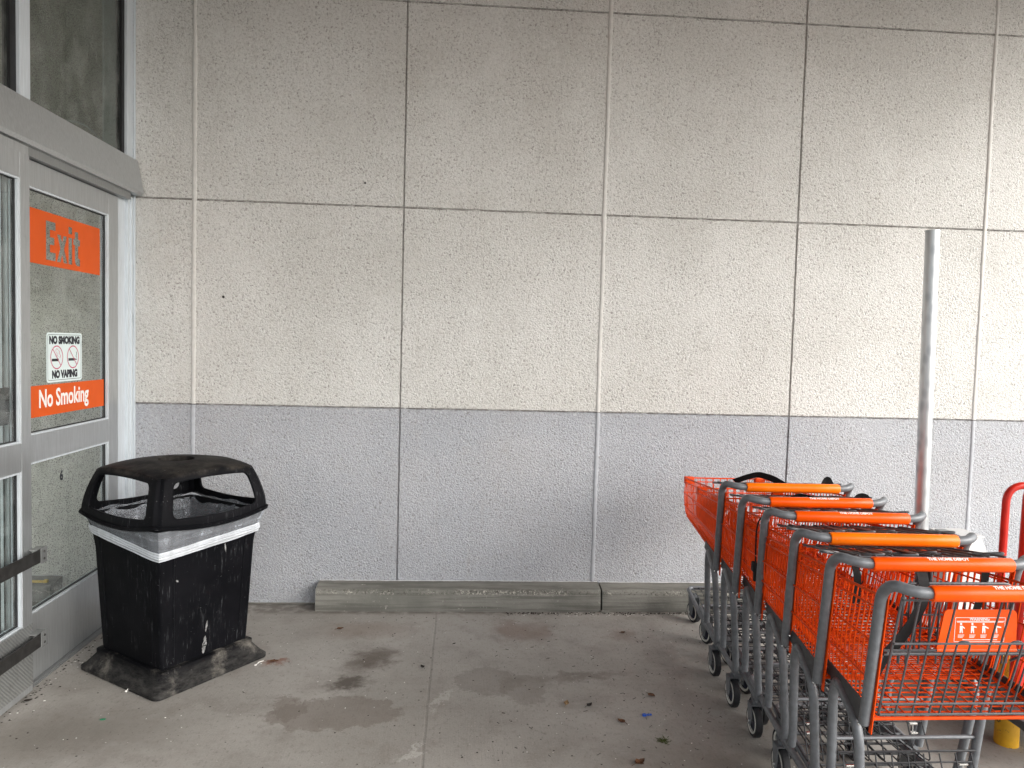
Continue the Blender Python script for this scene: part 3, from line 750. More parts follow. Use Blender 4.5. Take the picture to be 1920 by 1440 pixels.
# roof of the lid with a round hole
NA = 68; top = []
edge = [(us[j], q) for q in range(4) for j in range(len(us)-1)]
for k in range(6):
    f = k/5; ring = []
    for (u, q) in edge:
        p = Vector(lidpt(u, 1.0, q)); a = math.atan2(p.y, p.x); c = Vector((.083*math.cos(a), .083*math.sin(a), 0))
        xy = p.xy.lerp(c.xy, f); h = .258; aa = min(1, abs(xy.x)/h); bb_ = min(1, abs(xy.y)/h)
        ring.append((xy.x, xy.y, .980+.026*((1-aa*aa)+(1-bb_*bb_))+(.0 if f < 1 else -.004)))
    top.append(ring)
top.append([(x*.97, y*.97, z-.03) for x, y, z in top[-1]])
b.grid(top, wrap=True)
lid = b.build('lid', M['black'], bin_, smooth=True)
bm = bmesh.new(); bm.from_mesh(lid.data); bmesh.ops.remove_doubles(bm, verts=bm.verts[:], dist=.0012); bmesh.ops.recalc_face_normals(bm, faces=bm.faces[:]); bm.to_mesh(lid.data); bm.free()
sm = lid.modifiers.new('thick', 'SOLIDIFY'); sm.thickness = .012; sm.offset = -1; bv = lid.modifiers.new('soft', 'BEVEL'); bv.width = .003; bv.segments = 2; bv.limit_method = 'ANGLE'; bv.angle_limit = rad(50)
b = MB(); pth = []
for q in range(4):
    for u in [x for x in us[:-1]]: pth.append(Vector(lidpt(u, -.01, q, .002)))
b.tube(pth, .0085, 8, closed=True); b.build('rim', M['black'], lid, smooth=True)
# liner: collar outside, gathered band, funnel inside
def bandz(a):   # tilt: lowest at the front corner (local -y,+x side is found from the world diagonal)
    return .655+.045*math.sin(a+1.2)
bz = bin_.rotation_euler.z
def wtilt(x, y):
    # world direction of a local point, lower towards the camera
    wx = x*math.cos(bz)-y*math.sin(bz); wy = x*math.sin(bz)+y*math.cos(bz); return .680+.12*wy-.045*wx
def ringl(h, zf, r, m=5, amp=.0, sub=12, seed=0):
    P = []
    for q in range(4):
        c_, s_ = math.cos(rad(90*q)), math.sin(rad(90*q))
        for i in range(sub):
            u = -1+2*i/sub; x = h; y = u*h
            if i == 0: x = h-r*.35; y = -(h-r*.35)
            X_, Y_ = x*c_-y*s_, x*s_+y*c_
            k = 1+amp*noise.noise((X_*14, Y_*14, seed))
            P.append((X_*k, Y_*k, zf(X_, Y_)))
    return P
b = MB(); L = []
for i in range(8):
    f = i/7; L.append(ringl(.3025-.0215*f**.8, (lambda x, y, f=f: (.758)*(1-f)+(wtilt(x, y)+.022)*f), .02, amp=.012, seed=i*.3))
b.grid(L, wrap=True); b.build('liner_collar', M['bag'], bin_, smooth=True)
b = MB(); L = []
for i in range(9):
    f = i/8; bul = .005*math.sin(f*math.pi)+.0022*math.sin(f*21)
    L.append(ringl(.2822-.004*f+bul, (lambda x, y, f=f: wtilt(x, y)+.026-.042*f+.003*noise.noise((x*9, y*9, f*3))), .02, amp=.006, seed=i*.9))
b.grid(L, wrap=True); b.build('liner_band', M['bag_b'], bin_, smooth=True)
b = MB(); L = []
for i in range(10):
    f = i/9; h = .296-.10*f**.6
    L.append(ringl(h, (lambda x, y, f=f: .775-.42*f+.02*noise.noise((x*10, y*10, f*4))), .02, amp=.10*min(1, f*3)+.01, seed=i*.25, sub=16))
b.grid(L, wrap=True); b.build('liner_inside', M['bag'], bin_, smooth=True)

# ------------------------------------------------------------------ shopping carts
# local frame: origin under the grip, +Y towards the basket nose
def lerp(a, b_, t): return a+(b_-a)*t
Y0, Y1 = .085, .955
def b_top(t): return (lerp(.282, .230, t), lerp(Y0, Y1, t), lerp(.955, .873, t))
def b_bot(t): return (lerp(.268, .220, t), lerp(Y0+.075, Y1-.006, t), lerp(.584, .648, t))
def side(t, f):   # f 0 bottom, 1 top
    A, B = Vector(b_bot(t)), Vector(b_top(t)); v = A.lerp(B, f)
    v.x += .010*math.sin(f*math.pi); return v
def mirror(v): return (-v[0], v[1], v[2])

def make_cart(label, group):
    c = thing('shopping_cart', label, 'shopping cart', (0, 0, 0), 0, group)
    # uprights and handle bar in one bent tube
    hp = [(-.288, .165, .565), (-.303, .085, .975), (-.300, .040, 1.012), (-.265, .004, 1.004), (-.21, 0, 1.0), (.21, 0, 1.0), (.265, .004, 1.004), (.300, .040, 1.012), (.303, .085, .975), (.288, .165, .565)]
    b = MB(); b.tube(fillet(hp, .035, 6), .0155, 12); b.build('handle_bar', M['gray'], c, smooth=True)
    # grip: slightly flattened sleeve with a moulded groove
    b = MB(); L = []
    prof = [(a, .0212+.0010*math.sin(rad(a))) for a in range(0, 150, 12)]+[(150, .0216), (155, .0192), (160, .0217)]+[(a, .0214) for a in range(170, 350, 14)]
    for x in (-.218, -.214, -.10, 0, .10, .214, .218):
        e = .9 if abs(x) > .216 else 1
        L.append([(x, -math.cos(rad(180-a))*r*e*-1, 1.0+math.sin(rad(a))*r*e) for a, r in prof])
    b.grid(L, wrap=True); k = len(prof)
    b.f.append(tuple(range(k))); b.f.append(tuple(len(b.v)-k+i for i in range(k)))
    gp = b.build('handle_grip', M['grip'], c, smooth=True)
    ta = rad(118); tn = Vector((0, math.cos(ta), math.sin(ta)))
    text_obj('lettering', 'THE HOME DEPOT', .0155, basis((.012, tn.y*.0224, 1.0+tn.z*.0224), (1, 0, 0), (0, math.sin(ta), -math.cos(ta))), M['white'], gp, .0006, .0002, .98)
    # basket
    b = MB(); R1 = .0025
    NU = 31
    for i in range(NU):
        t = i/(NU-1); pts = [side(t, 1), side(t, .5), side(t, 0)]
        L_ = [mirror(p) for p in pts]+[tuple(p) for p in reversed(pts)]
        b.tube(fillet(L_, .028, 3), R1, 5, cap=False)
    for f, r in ((1.0, .0042), (.90, .0034), (.62, .0032), (.30, .0032)):
        for s in (-1, 1):
            b.tube([(s*(side(t/6, f).x+.002), side(t/6, f).y, side(t/6, f).z) for t in range(7)], r, 6)
    for s in (-1, 1): b.tube([(s*(side(t/6, .02).x-.004), side(t/6, .02).y, side(t/6, .02).z-.002) for t in range(7)], .0034, 6)
    # wires along the floor that turn up at the nose
    for i in range(12):
        u = -1+2*i/11
        p0 = Vector((u*.255, b_bot(0)[1]-.002, b_bot(0)[2]+.004)); p1 = Vector((u*.212, b_bot(1)[1]-.002, b_bot(1)[2]+.004)); p2 = Vector((u*.222, Y1+.006, .873))
        b.tube(fillet([p0, p1, p2], .02, 4), .0023, 5, cap=False)
    for i in range(10):
        u = -1+2*(i+.5)/10
        b.tube([(u*.200, Y1-.012, .690), (u*.222, Y1+.006, .873)], .0021, 5, cap=False)
    for f, r in ((1.0, .0042), (.90, .0032), (.62, .0032), (.30, .003)):
        a = side(1, f); b.tube([(-a.x, a.y+.006, a.z), (a.x, a.y+.006, a.z)], r, 6)
    a = side(0, 0); b.tube([(-a.x, a.y-.004, a.z-.002), (a.x, a.y-.004, a.z-.002)], .0045, 6)
    # flat bands down the rear edges of the sides
    for s in (-1, 1):
        A, B = side(0, 0), side(0, 1.0)
        b.prism([(s*(A.x+.004), A.y+.002, A.z-.045), (s*(B.x+.004), B.y+.002, B.z+.006), (s*(B.x+.004), B.y-.012, B.z+.006), (s*(A.x+.004), A.y-.012, A.z-.045)], (s*.003, 0, 0))
    b.build('basket', M['wire_o'], c, smooth=True)
    for s in (-1, 1):
        b = MB(); a = side(1, 1); b.box((s*(a.x-.048), a.y-.022, a.z-.032), (s*(a.x+.008), a.y+.014, a.z+.010), .008); b.build('corner_cap', M['wire_o'], c, smooth=True)
        # side plate
        b = MB(); P = [(s*.2855, .172, .545), (s*.2800, .158, .615), (s*.2550, .455, .632), (s*.2530, .475, .590), (s*.2640, .36, .570)]
        b.prism(P, (s*-.003, 0, 0)); pl_ = b.build('side_plate', M['gray_d'], c)
        for (yy, zz) in ((.185, .575), (.195, .548), (.435, .610)):
            b = MB(); b.lathe([(.0055, 0), (.0055, .002), (.003, .0045)], (s*(.2865-.09*(yy-.17)), yy, zz), (s, 0, 0), 8); b.build('rivet', M['chrome'], pl_)
        # leg loop: front leg, sloping top, rear leg
        lp = [(s*.238, .435, .205), (s*.240, .425, .27), (s*.256, .405, .545), (s*.262, .375, .602), (s*.279, .225, .545), (s*.276, .205, .49), (s*.246, .232, .215), (s*.244, .240, .165)]
        b = MB(); b.tube(fillet(lp, .03, 5), .0150, 10); b.build('leg', M['gray'], c, smooth=True)
    # base frame
    bp = [(-.242, .215, .158), (-.212, .62, .172), (-.170, 1.030, .192), (.170, 1.030, .192), (.212, .62, .172), (.242, .215, .158)]
    b = MB(); b.tube(fillet(bp, .045, 6), .0125, 10); b.tube([(-.243, .418, .385), (.243, .418, .385)], .0065, 8)
    b.tube([(-.236, .30, .165), (.236, .30, .165)], .0075, 8)
    b.build('base_frame', M['gray'], c, smooth=True)
    # lower rack
    b = MB()
    for i in range(11):
        t = i/10; y = lerp(.33, .985, t); hw = lerp(.222, .150, t); z = lerp(.190, .206, t)
        b.tube([(-hw, y, z), (hw, y, z)], .0026 if i not in (0, 10) else .004, 5)
    for i in range(9):
        u = -1+2*i/8
        b.tube(fillet([(u*.215, .40, .340), (u*.218, .385, .300), (u*.222, .33, .194), (u*.150, .985, .210)], .03, 3), .0026, 5)
    b.tube([(-.232, .405, .345), (.232, .405, .345)], .0038, 6); b.tube([(-.215, .392, .315), (.215, .392, .315)], .003, 6)
    b.build('lower_rack', M['wire_shaded'], c, smooth=True)
    # wheels: rear pair rigid, front pair swivel
    for (wx, wy, r, wd, rzw) in ((-.247, .255, .068, .030, 0), (.247, .255, .068, .030, 0), (-.140, .985, .062, .030, .25), (.140, .985, .062, .030, -.2)):
        Mx = Matrix.Translation((wx, wy, 0)) @ Matrix.Rotation(rzw, 4, 'Z')
        def tr(bb): bb.v = [tuple(Mx @ Vector(v)) for v in bb.v]; return bb
        b = MB(); b.lathe([(.004, -.006), (r*.30, -.006), (r*.62, -.004), (r*.62, .004), (r*.30, .006), (.004, .006)], (0, 0, r), (1, 0, 0), 20)
        wh = tr(b).build('wheel', M['hub'], c, smooth=True)
        b = MB(); b.lathe([(r*.64, -wd*.42), (r*.90, -wd*.5), (r*.985, -wd*.36), (r, 0), (r*.985, wd*.36), (r*.90, wd*.5), (r*.64, wd*.42), (r*.60, 0), (r*.64, -wd*.42)], (0, 0, r), (1, 0, 0), 28, False)
        tr(b).build('tyre', M['rubber'], wh, smooth=True)
        b = MB()
        for s in (-1, 1): b.lathe([(r*.62, s*wd*.30), (r*.66, s*wd*.50), (r*.77, s*wd*.53), (r*.79, s*wd*.44)], (0, 0, r), (1, 0, 0), 28, False)
        tr(b).build('rim', M['rimw'], wh, smooth=True)
        b = MB(); hf = wd*.5+.006; dz = .150 if wy < .5 else .165
        for s in (-1, 1):
            b.prism([(s*hf, -.014, r-.016), (s*hf, .012, r-.018), (s*hf, .020, r+.010), (s*hf, .030, dz-.012), (s*hf, -.022, dz-.012), (s*hf, -.024, r+.02)], (s*.003, 0, 0))
        b.box((-hf-.003, -.022, dz-.012), (hf+.003, .030, dz-.008)); b.lathe([(.012, 0), (.012, .014)], (0, .004, dz-.008), (0, 0, 1), 12)
        tr(b).build('fork', M['gray'], wh)
        b = MB(); b.lathe([(.007, -hf-.010), (.007, -hf-.004), (.004, -hf), (.004, hf), (.007, hf+.004), (.007, hf+.010)], (0, 0, r), (1, 0, 0), 8); tr(b).build('axle_nut', M['chrome'], wh)
    # bright clips where the rack hangs
    for s in (-1, 1):
        b = MB(); b.box((s*.175, .395, .300), (s*.205, .408, .306), .001); b.box((s*.180, .390, .268), (s*.205, .402, .274), .001); b.tube([(s*.19, .400, .300), (s*.187, .396, .270)], .003, 6)
        b.build('clip', M['chrome'], c)
    return c

def gate_wires(b, O, ex, ez, H, hw0, hw1, loops=True):
    """rear gate panel: O hinge centre, ex across, ez down the panel, H height; hw0/hw1 half widths at hinge and foot"""
    O, ex, ez = Vector(O), Vector(ex), Vector(ez); nn = ex.cross(ez)
    P = lambda u, d, o=0: O+ex*(u*lerp(hw0, hw1, d/H))+ez*d+nn*o
    for u in (-1, -.80, -.60, -.40, .10, .22, .58, .80, 1):
        b.tube([P(u, -.002), P(u, H)], .0031 if abs(u) < 1 else .004, 6)
    for u0 in (-.20, .40):
        if loops:
            b.tube(fillet([P(u0-.075, H), P(u0-.075, H*.36), P(u0+.075, H*.36), P(u0+.075, H)], .045, 5), .0031, 6)
    for d in (.002, H*.37, H*.90, H*.997):
        b.tube([P(-1, d, -.005), P(1, d, -.005)], .0034, 6)

def seat(c, folded):
    """child seat with its printed flap"""
    if not folded:
        b = MB()
        O = Vector((0, .235, .965)); dn = Vector((0, .02, -1)).normalized()
        # back frame with one tall loop
        b.tube(fillet([(-.135, .262, .70), (-.135, .250, .948), (.205, .250, .948), (.205, .262, .70)], .03, 5), .0045, 7)
        b.tube(fillet([(-.092, .255, .74), (-.092, .262, 1.008), (-.046, .262, 1.008), (-.046, .255, .74)], .03, 5), .004, 7)
        for u in (-.115, -.075, -.02, .0, .06, .125, .19): b.tube([(u, .258, .70), (u, .252, .955)], .003, 6)
        for z in (.895, .85, .81, .765): b.tube([(-.135, .256, z), (.205, .256, z)], .0028, 6)
        b.tube([(-.235, .175, .765), (.235, .175, .765)], .0058, 8)
        b.tube([(-.250, .150, .785), (.235, .150, .785)], .0035, 6)
        for s in (-1, 1): b.tube(fillet([(s*.215, .255, .71), (s*.225, .20, .755), (s*.235, .15, .78)], .02, 3), .004, 6)
        for s in (-1, 1): b.tube([(s*.236, .180, .765), (s*.248, .215, .605)], .0062, 8)
        st = b.build('child_seat', M['wire_g'], c, smooth=True)
        # orange flap standing on the cross bar
        O = Vector((.030, .150, .788)); ex = Vector((1, 0, 0)); ey = Vector((0, .10, .995)).normalized()
        def rp(x0, x1, xt0, xt1, h, r):
            A = [(x0, 0), (x1, 0)]; out = [A[0], A[1]]
            for i in range(6): a = rad(90*i/5); out.append((xt1-r+r*math.cos(a), h-r+r*math.sin(a)))
            for i in range(6): a = rad(90+90*i/5); out.append((xt0+r+r*math.cos(a), h-r+r*math.sin(a)))
            return out
        P = rp(-.122, .118, -.098, .122, .112, .014)
        b = MB(); b.prism([O+ex*x+ey*y for x, y in P], (0, .004, 0)); b.tube([O+ex*-.122+Vector((0, .002, -.002)), O+ex*.118+Vector((0, .002, -.002))], .0065, 8)
        pk = b.build('seat_flap', M['grip'], c, smooth=False)
        nO = O+Vector((0, -.0008, 0))
        b = MB()
        def ln(x0, y0, x1, y1, t=.0007):
            b.add([nO+ex*x+ey*y for x, y in ((x0, y0-t), (x1, y0-t), (x1, y1+t), (x0, y1+t))] if y0 == y1 else [nO+ex*x+ey*y for x, y in ((x0-t, y0), (x0+t, y0), (x1+t, y1), (x1-t, y1))], [(0, 1, 2, 3)])
        ln(-.070, .022, .080, .022); ln(-.064, .090, .086, .090); ln(-.070, .022, -.064, .090); ln(.080, .022, .086, .090); ln(-.062, .080, .083, .080)
        def blob(x, y, pts): b.add([nO+ex*(x+p[0])+ey*(y+p[1]) for p in pts], [tuple(range(len(pts)))])
        hd = [(.0035*math.cos(rad(45*i)), .0035*math.sin(rad(45*i))) for i in range(8)]
        for k, x in enumerate((-.048, -.014, .020, .056)):     # little standing figures
            blob(x, .072, hd)
            blob(x, .046, [(-.005, 0), (-.002, 0), (0, .010), (.002, 0), (.005, 0), (.004, .021), (-.004, .021)])
            blob(x, .046, [(.004, .016), (.011+.002*k, .012+.003*(k % 2)), (.011+.002*k, .015+.003*(k % 2)), (.004, .021)])
            for r_ in range(3): b.add([nO+ex*(x+dx)+ey*(.040-.0034*r_+dy) for dx, dy in ((-.010, 0), (.009-.002*r_, 0), (.009-.002*r_, .0016), (-.010, .0016))], [(0, 1, 2, 3)])
        b.add([nO+ex*dx+ey*dy for dx, dy in ((-.045, .0265), (.060, .0265), (.060, .0283), (-.045, .0283))], [(0, 1, 2, 3)])
        b.add([nO+ex*dx+ey*dy for dx, dy in ((-.060, .0765), (.080, .0765), (.080, .0785), (-.060, .0785))], [(0, 1, 2, 3)])
        b.build('warning_print', M['white'], pk, fix=False)
        text_obj('lettering', 'WARNING', .0125, basis(nO+ex*.008+ey*.0858, ex, ey), M['white'], pk, .0003, .0002)
    else:
        b = MB()   # seat folded flat against the flipped gate
        for k, (y0, z0, hw) in enumerate(((.125, 0.986, .235), (.165, 0.982, .23), (.225, 0.977, .215))):
            b.tube([(-hw, y0, z0), (hw, y0, z0)], .0045, 6)
        for i in range(13):
            x = -.20+.40*i/12; b.tube([(x, .125, 0.991), (x, .31, 0.972)], .003, 5)
        for x0 in (-.19, -.08): b.tube(fillet([(x0, .30, 0.976), (x0+.005, .105, 0.999), (x0+.075, .100, 1.001), (x0+.080, .30, 0.979)], .025, 4), .0042, 6)
        for s in (-1, 1): b.tube(fillet([(s*.22, .30, 0.974), (s*.225, .15, 0.989), (s*.30, .142, 0.999), (s*.302, .165, 0.996), (s*.225, .19, 0.986)], .012, 4), .0048, 6)
        b.v = [(x, y, z-.05*(y-.10)) for x, y, z in b.v]
        b.build('child_seat', M['wire_g'], c, smooth=True)
        b = MB(); b.box((-.085, .15, 0.968), (.125, .27, 0.973), .002); b.build('seat_flap', M['wire_o'], c)

def add_gate(c, folded):
    b = MB()
    if folded: gate_wires(b, (0, .088, 1.002), (1, 0, 0), Vector((0, 1, -.165)).normalized(), .33, .262, .240)
    else: gate_wires(b, (0, .055, .968), (1, 0, 0), Vector((0, .100, -.370)).normalized(), .384, .262, .252)
    g = b.build('rear_gate', M['wire_g'], c, smooth=True); return g

G = 'shopping carts nested in a row by the wall'
spots = [(1.5445, -1.2827, .0216), (1.5189, -1.6046, .0187), (1.5087, -1.8776, .055), (1.4805, -2.2055, .050), (1.4614, -2.4956, .012), (1.4718, -2.7618, .0)]
labels = ['orange wire shopping cart at the head of the row, nose nearest the wall, faded grip',
          'orange wire shopping cart directly behind the one nearest the wall, second handle from the wall',
          'orange wire shopping cart with a black cord and buckle hanging beside its left upright',
          'orange wire shopping cart with yellowish faded grip, fourth from the wall',
          'orange wire shopping cart just ahead of the nearest one, its rear gate flipped up flat',
          'nearest orange wire shopping cart with grey rear gate hanging down and orange warning flap']
base = make_cart(labels[0], G); carts = [base]
for i in range(1, 6):
    c = copy_tree(base); c['label'] = labels[i]; carts.append(c)
for i, (c, (x, y, a)) in enumerate(zip(carts, spots)):
    c.location = (x, y, 0); c.rotation_euler = (0, 0, -a)
for i in (0, 3):
    for ch in carts[i].children:
        if ch.name.startswith('handle_grip'):
            ch.data = ch.data.copy(); ch.data.materials[0] = M['grip_f']; ch['label'] = 'sun-faded yellowish orange grip'
            if i == 0:
                for k in list(ch.children): bpy.data.objects.remove(k)   # its print has worn off
            else:
                for k in list(ch.children): bpy.data.objects.remove(k)
add_gate(carts[0], True); seat(carts[0], True)
fold = [ch for ch in carts[0].children if ch.name.startswith(('rear_gate', 'child_seat', 'seat_flap'))]
for c in carts[1:5]:
    for f in fold:
        k = f.copy(); COL.objects.link(k); k.parent = c
add_gate(carts[5], False); seat(carts[5], False)

# safety belts: parts of their carts
def strap(c, pts, wd=.024, th=.0016, name='safety_belt', up_=(0, 0, 1)):
    P = fillet(pts, .02, 4); b = MB(); L = []
    for i, p in enumerate(P):
        d = (Vector(P[min(i+1, len(P)-1)])-Vector(P[max(0, i-1)])).normalized(); s = d.cross(Vector(up_)).normalized()*wd/2; n = s.cross(d).normalized()*th/2
        p = Vector(p); L.append([p-s-n, p+s-n, p+s+n, p-s+n])
    b.grid(L, wrap=True); b.f += [(0, 1, 2, 3), tuple(len(b.v)-4+i for i in range(4))]
    return b.build(name, M['strap'], c)
strap(carts[0], [(-.19, .24, .985), (-.150, .20, 1.012), (-.10, .17, 1.034), (-.045, .14, 1.022), (.02, .10, .985)], .034, up_=(0, 1, .5))
strap(carts[0], [(.215, .16, .975), (.232, .15, 1.030), (.262, .15, .975)], .028, up_=(0, 1, .5))
strap(carts[1], [(-.075, .16, .975), (-.03, .14, 1.004), (.03, .11, .992), (.08, .08, .955)], .026, up_=(0, 1, .6))
strap(carts[1], [(.205, .13, .965), (.228, .12, 1.012), (.262, .12, 1.004), (.285, .13, .962)], .030, up_=(0, 1, .5))
strap(carts[3], [(.20, .10, .985), (.205, .105, .90), (.200, .13, .80)], .024, up_=(0, 1, 0))
strap(carts[4], [(-.20, .14, .975), (-.205, .10, .93), (-.195, .12, .84)], .024, up_=(0, 1, 0))
strap(carts[4], [(.225, .12, .975), (.223, .12, .90), (.21, .14, .79)], .026, up_=(0, 1, 0))
strap(carts[5], [(-.078, .262, .985), (-.080, .240, .950), (-.082, .238, .895), (-.112, .235, .835), (-.165, .225, .775), (-.205, .22, .735), (-.235, .23, .66)], .034, up_=(0, 1, 0))
b = MB(); b.tube(fillet([(-.285, .105, .975), (-.298, .16, .955), (-.300, .185, .90), (-.296, .195, .82), (-.292, .20, .755)], .03, 4), .0034, 6)
b.box((-.308, .180, .725), (-.282, .212, .765), .006); b.box((-.300, .186, .685), (-.286, .206, .726), .003)
b.build('hanging_buckle', M['strap'], carts[2], smooth=True)

# ------------------------------------------------------------------ galvanised post, red push frame, bollard, white bin
b = MB(); PX, PY, PZ = 2.4916, -.75, 2.296
b.tube([(2.5285, PY, 0), (PX, PY, PZ)], .036, 24, cap=False)
L = [[(PX+r*math.cos(rad(15*i)), PY+r*math.sin(rad(15*i)), z) for i in range(24)] for r, z in ((.036, PZ), (.0335, PZ+.001), (.0315, PZ-.05), (.001, PZ-.05))]
b.grid(L, wrap=True)
tag(b.build('steel_post', M['galv'], smooth=True), 'tall bare galvanised steel post standing against the wall behind the carts', 'post')

rf = thing('push_frame', 'tall red tubular push handle of a flat cart at the right edge', 'flat cart', (2.31, -1.72, 0))
b = MB(); b.tube(fillet([(2.318, -1.62, .25), (2.325, -1.62, 1.085), (2.52, -1.62, 1.095), (2.52, -1.62, .25)], .075, 8), .0155, 12)
b.build('rear_loop', M['red'], rf, smooth=True, world=True)
b = MB(); b.tube(fillet([(2.275, -1.80, .20), (2.288, -1.80, 1.120), (2.80, -1.80, 1.125), (2.80, -1.80, .20)], .06, 8), .027, 14)
up_p = b.build('front_loop', M['red'], rf, smooth=True, world=True)
text_obj('lettering', 'THE HOME DEPOT', .034, basis((2.282-2.31, -.0+(-1.8285+1.72), .70), (0, 0, 1), (-1, 0, 0)), M['white'], up_p, .0008, .0004)
b = MB(); b.box((2.20, -2.05, .19), (2.95, -1.0, .225), .006); b.build('deck', M['gray_d'], rf, world=True)
for x_, y_ in ((2.72, -1.15), (2.72, -1.95), (2.42, -1.08)):
    b = MB(); b.lathe([(.004, -.014), (.055, -.016), (.06, 0), (.055, .016), (.004, .014)], (x_, y_, .06), (1, 0, 0), 20); b.box((x_-.02, y_-.02, .10), (x_+.02, y_+.02, .19)); b.build('wheel', M['rubber'], rf, smooth=True, world=True)

b = MB(); b.tube([(2.340, -1.685, 0), (2.342, -1.685, .36), (2.342, -1.685, .375)], [.046, .046, .038], 22)
tag(b.build('bollard', M['yellow'], smooth=True), 'short scuffed yellow post on the floor behind the nearest cart basket', 'bollard')

wb = thing('wipe_station', 'white metal bin top with grey open flap beside the post behind the carts', 'bin', (3.12, -.2, 0))
b = MB(); b.grid([[(x0, -.30-dy, z), (x1, -.30-dy, z), (x1, -.09, z), (x0, -.09, z)] for x0, x1, dy, z in ((2.98, 3.24, .0, .05), (2.99, 3.235, .0, .44), (3.00, 3.215, -.01, .50), (3.0, 3.205, -.03, .535))], wrap=True)
b.f.append((12, 13, 14, 15)); b.build('cabinet', M['enamel'], wb, world=True)
b = MB(); b.box((3.06, -.315, .528), (3.205, -.12, .540), .003); b.build('top_plate', M['enamel'], wb, world=True)
b = MB(); b.prism([(2.955, -.33, .49), (3.04, -.33, .49), (3.045, -.25, .55), (2.98, -.25, .55)], (0, .08, 0)); b.build('flap', M['alu_d'], wb, world=True)

# ------------------------------------------------------------------ litter on the floor
def leaf(x, y, s, rz, label, mat, curl=.25, lobes=0):
    L = []; n = 8; s = s*.78
    for i in range(n+1):
        t = i/n; wd = math.sin(math.pi*min(1, t*1.02)**.8)*.42*(1+(.25*math.sin(t*17) if lobes else 0))
        L.append([Vector(((t-.5)*s, k*wd*s, .003+curl*s*(abs(k)**1.5*.5+.35*(t-.5)**2*4))) for k in (-1, -.5, 0, .5, 1)])
    b = MB(); b.grid(L); b.tube([(-s*.5, 0, .004+curl*s*.35), (-s*.85, s*.08, .003)], .0009, 4)
    R_ = Matrix.Translation((x, y, 0)) @ Matrix.Rotation(rz, 4, 'Z'); o = b.build('fallen_leaf', mat, smooth=True, fix=False)
    o.location = (x, y, 0); o.rotation_euler = (0, 0, rz); tag(o, label, 'leaf', 'dead leaves on the floor')
leaf(-.6437, -.4173, .045, .3, 'rust brown leaf on the floor just in front of the kerb', M['leaf'])
leaf(.5143, -1.3258, .040, 1.2, 'curled tan leaf on the open floor, paler than the others', M['leaf_t'], .6)
leaf(.6168, -1.3423, .040, .6, 'dark shrivelled leaf just right of the curled tan leaf', M['darkbit'], .5)
leaf(.7322, -1.4887, .045, 2.5, 'brown leaf between the dark shrivelled leaf and the blue scrap', M['leaf'], .4)
leaf(.7366, -1.8141, .060, .5, 'brown leaf at the bottom edge near the nearest cart', M['leaf'], .4, 1)
leaf(.93, -1.24, .05, -.9, 'thin reddish leaf sliver close to the cart wheels', M['leaf'], .1)
leaf(.96, -.47, .035, .2, 'dark brown leaf in shade near the farthest cart wheel', M['leaf'], .2)
leaf(-.1569, -.9258, .035, 2.2, 'small dark leaf alone in the middle of the floor', M['darkbit'], .4)
leaf(-.905, -.850, .055, .1, 'reddish torn leaf by the right corner of the litter bin', M['leaf'], .1, 1)
leaf(-1.888+.02, -1.265, .04, .6, 'dark leaf by the door threshold at the left edge', M['darkbit'], .3)
leaf(-.0, -.63, .02, .6, 'tiny dark leaf on the floor right of the tooled joint', M['darkbit'], .3)
leaf(1.30, -2.02, .045, 1.0, 'brown leaf against the fourth cart wheel', M['leaf'], .4)
b = MB()
for i in range(7): b.box((-.006+.004*i*math.cos(i*2.1), .005*math.sin(i*2.3), .001), (.004+.004*i*math.cos(i*2.1), .010+.005*math.sin(i*2.3), .006+.002*(i % 3)), .001)
o = b.build('plastic_scrap', M['blue']); o.location = (.8541, -1.434, 0); tag(o, 'crumpled bright blue plastic scrap on the floor', 'scrap')
b = MB()
for i in range(4): b.box((-.005+.004*i, -.004+.003*(i % 2), .001), (.004+.004*i, .004+.003*(i % 2), .004), .001)
o = b.build('plastic_scrap', M['green']); o.location = (-1.4793, -1.4326, 0); tag(o, 'tiny green plastic scrap on the floor in front of the door', 'scrap')
b = MB()
for i in range(60):
    a = random.uniform(0, 6.28); r = abs(random.gauss(0, .016)); l = random.uniform(.006, .016); p = Vector((r*math.cos(a), r*math.sin(a), .001)); a2 = random.uniform(0, 6.28)
    b.tube([p, p+Vector((l*math.cos(a2), l*math.sin(a2), random.uniform(.002, .010)))], [.0015, .0004], 4)
o = b.build('moss_tuft', M['moss']); o.location = (.8736, -1.6456, 0); tag(o, 'small dry green moss tuft on the floor', 'moss')
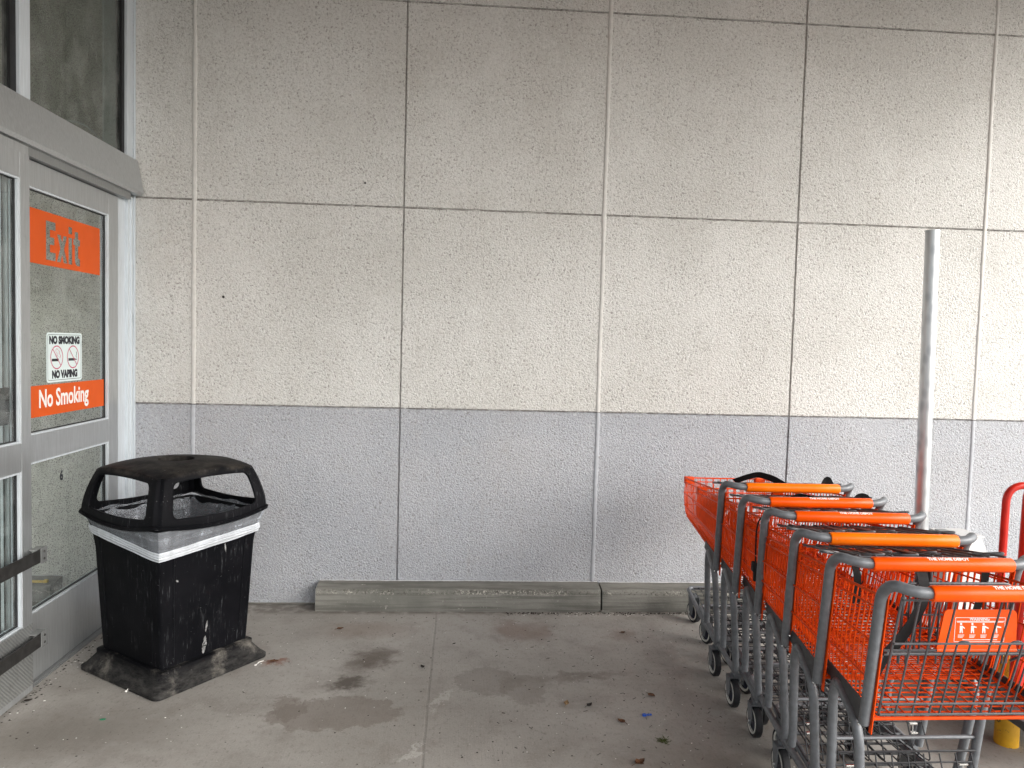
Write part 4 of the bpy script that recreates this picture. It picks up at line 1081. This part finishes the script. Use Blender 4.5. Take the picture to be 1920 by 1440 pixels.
for (x, y, pts, lb) in ((-1.488, -1.173, [(0, 0, .002), (.012, .020, .03), (.03, .045, .045), (.05, .055, .05)], 'white plastic tie curling up in front of the bin skirt'),
                        (-.9838, -.895, [(0, 0, .002), (.010, .015, .01), (.026, .045, .006)], 'white plastic tie lying by the right corner of the bin')):
    b = MB(); b.tube(fillet(pts, .015, 4), .0022, 5); b.box((-.006, -.003, 0), (.004, .004, .006), .001)
    o = b.build('cable_tie', M['scrap'], smooth=True); o.location = (x, y, 0); tag(o, lb, 'cable tie', 'cable ties by the bin')
# grit: crumbs nobody could count
b = MB()
def crumb(x, y, s):
    vs = [(x+random.uniform(-1, 1)*s, y+random.uniform(-1, 1)*s, z) for z in (0.0005, s*.7) for _ in range(4)]
    c0 = [(x-s, y-s*.7, .0005), (x+s*random.uniform(.4, 1), y-s*.6, .0005), (x+s, y+s*.7, .0005), (x-s*.6, y+s, .0005)]
    b.add(c0+[(x+random.uniform(-.4, .4)*s, y+random.uniform(-.4, .4)*s, s*random.uniform(.5, .9))], [(0, 1, 4), (1, 2, 4), (2, 3, 4), (3, 0, 4), (3, 2, 1, 0)])
for i in range(230):
    x, y = random.uniform(-1.8, 1.5), random.uniform(-2.1, -.18); crumb(x, y, random.uniform(.0012, .0034))
for i in range(34): 
    f = random.random(); crumb(-1.90+abs(random.gauss(0, .06)), -1.45+1.1*f, random.uniform(.0015, .005))
for i in range(60): crumb(random.uniform(.4, 1.5), -.15-abs(random.gauss(0, .03)), random.uniform(.002, .005))
tag(b.build('pale_grit', M['scrap'], fix=False), 'pale paint crumbs scattered on the floor', 'grit', kind='stuff')
b = MB()
for i in range(330):
    x, y = random.uniform(-1.8, 1.5), random.uniform(-2.2, -.18); crumb(x, y, random.uniform(.0015, .0045))
for i in range(90): crumb(-1.91+abs(random.gauss(0, .04)), random.uniform(-1.6, -.2), random.uniform(.002, .006))
for i in range(260): crumb(random.uniform(.3, 1.6), -.145-abs(random.gauss(0, .02)), random.uniform(.002, .007))
for i in range(90):   # thin stalks
    x, y = random.uniform(.2, 1.45), random.uniform(-1.9, -.5); a = random.uniform(0, 3.1); l = random.uniform(.006, .022)
    b.tube([(x, y, .002), (x+l*math.cos(a), y+l*math.sin(a), .003)], .0009, 4)
tag(b.build('dark_grit', M['darkbit'], fix=False), 'dark crumbs and dry stalks scattered on the floor', 'grit', kind='stuff')
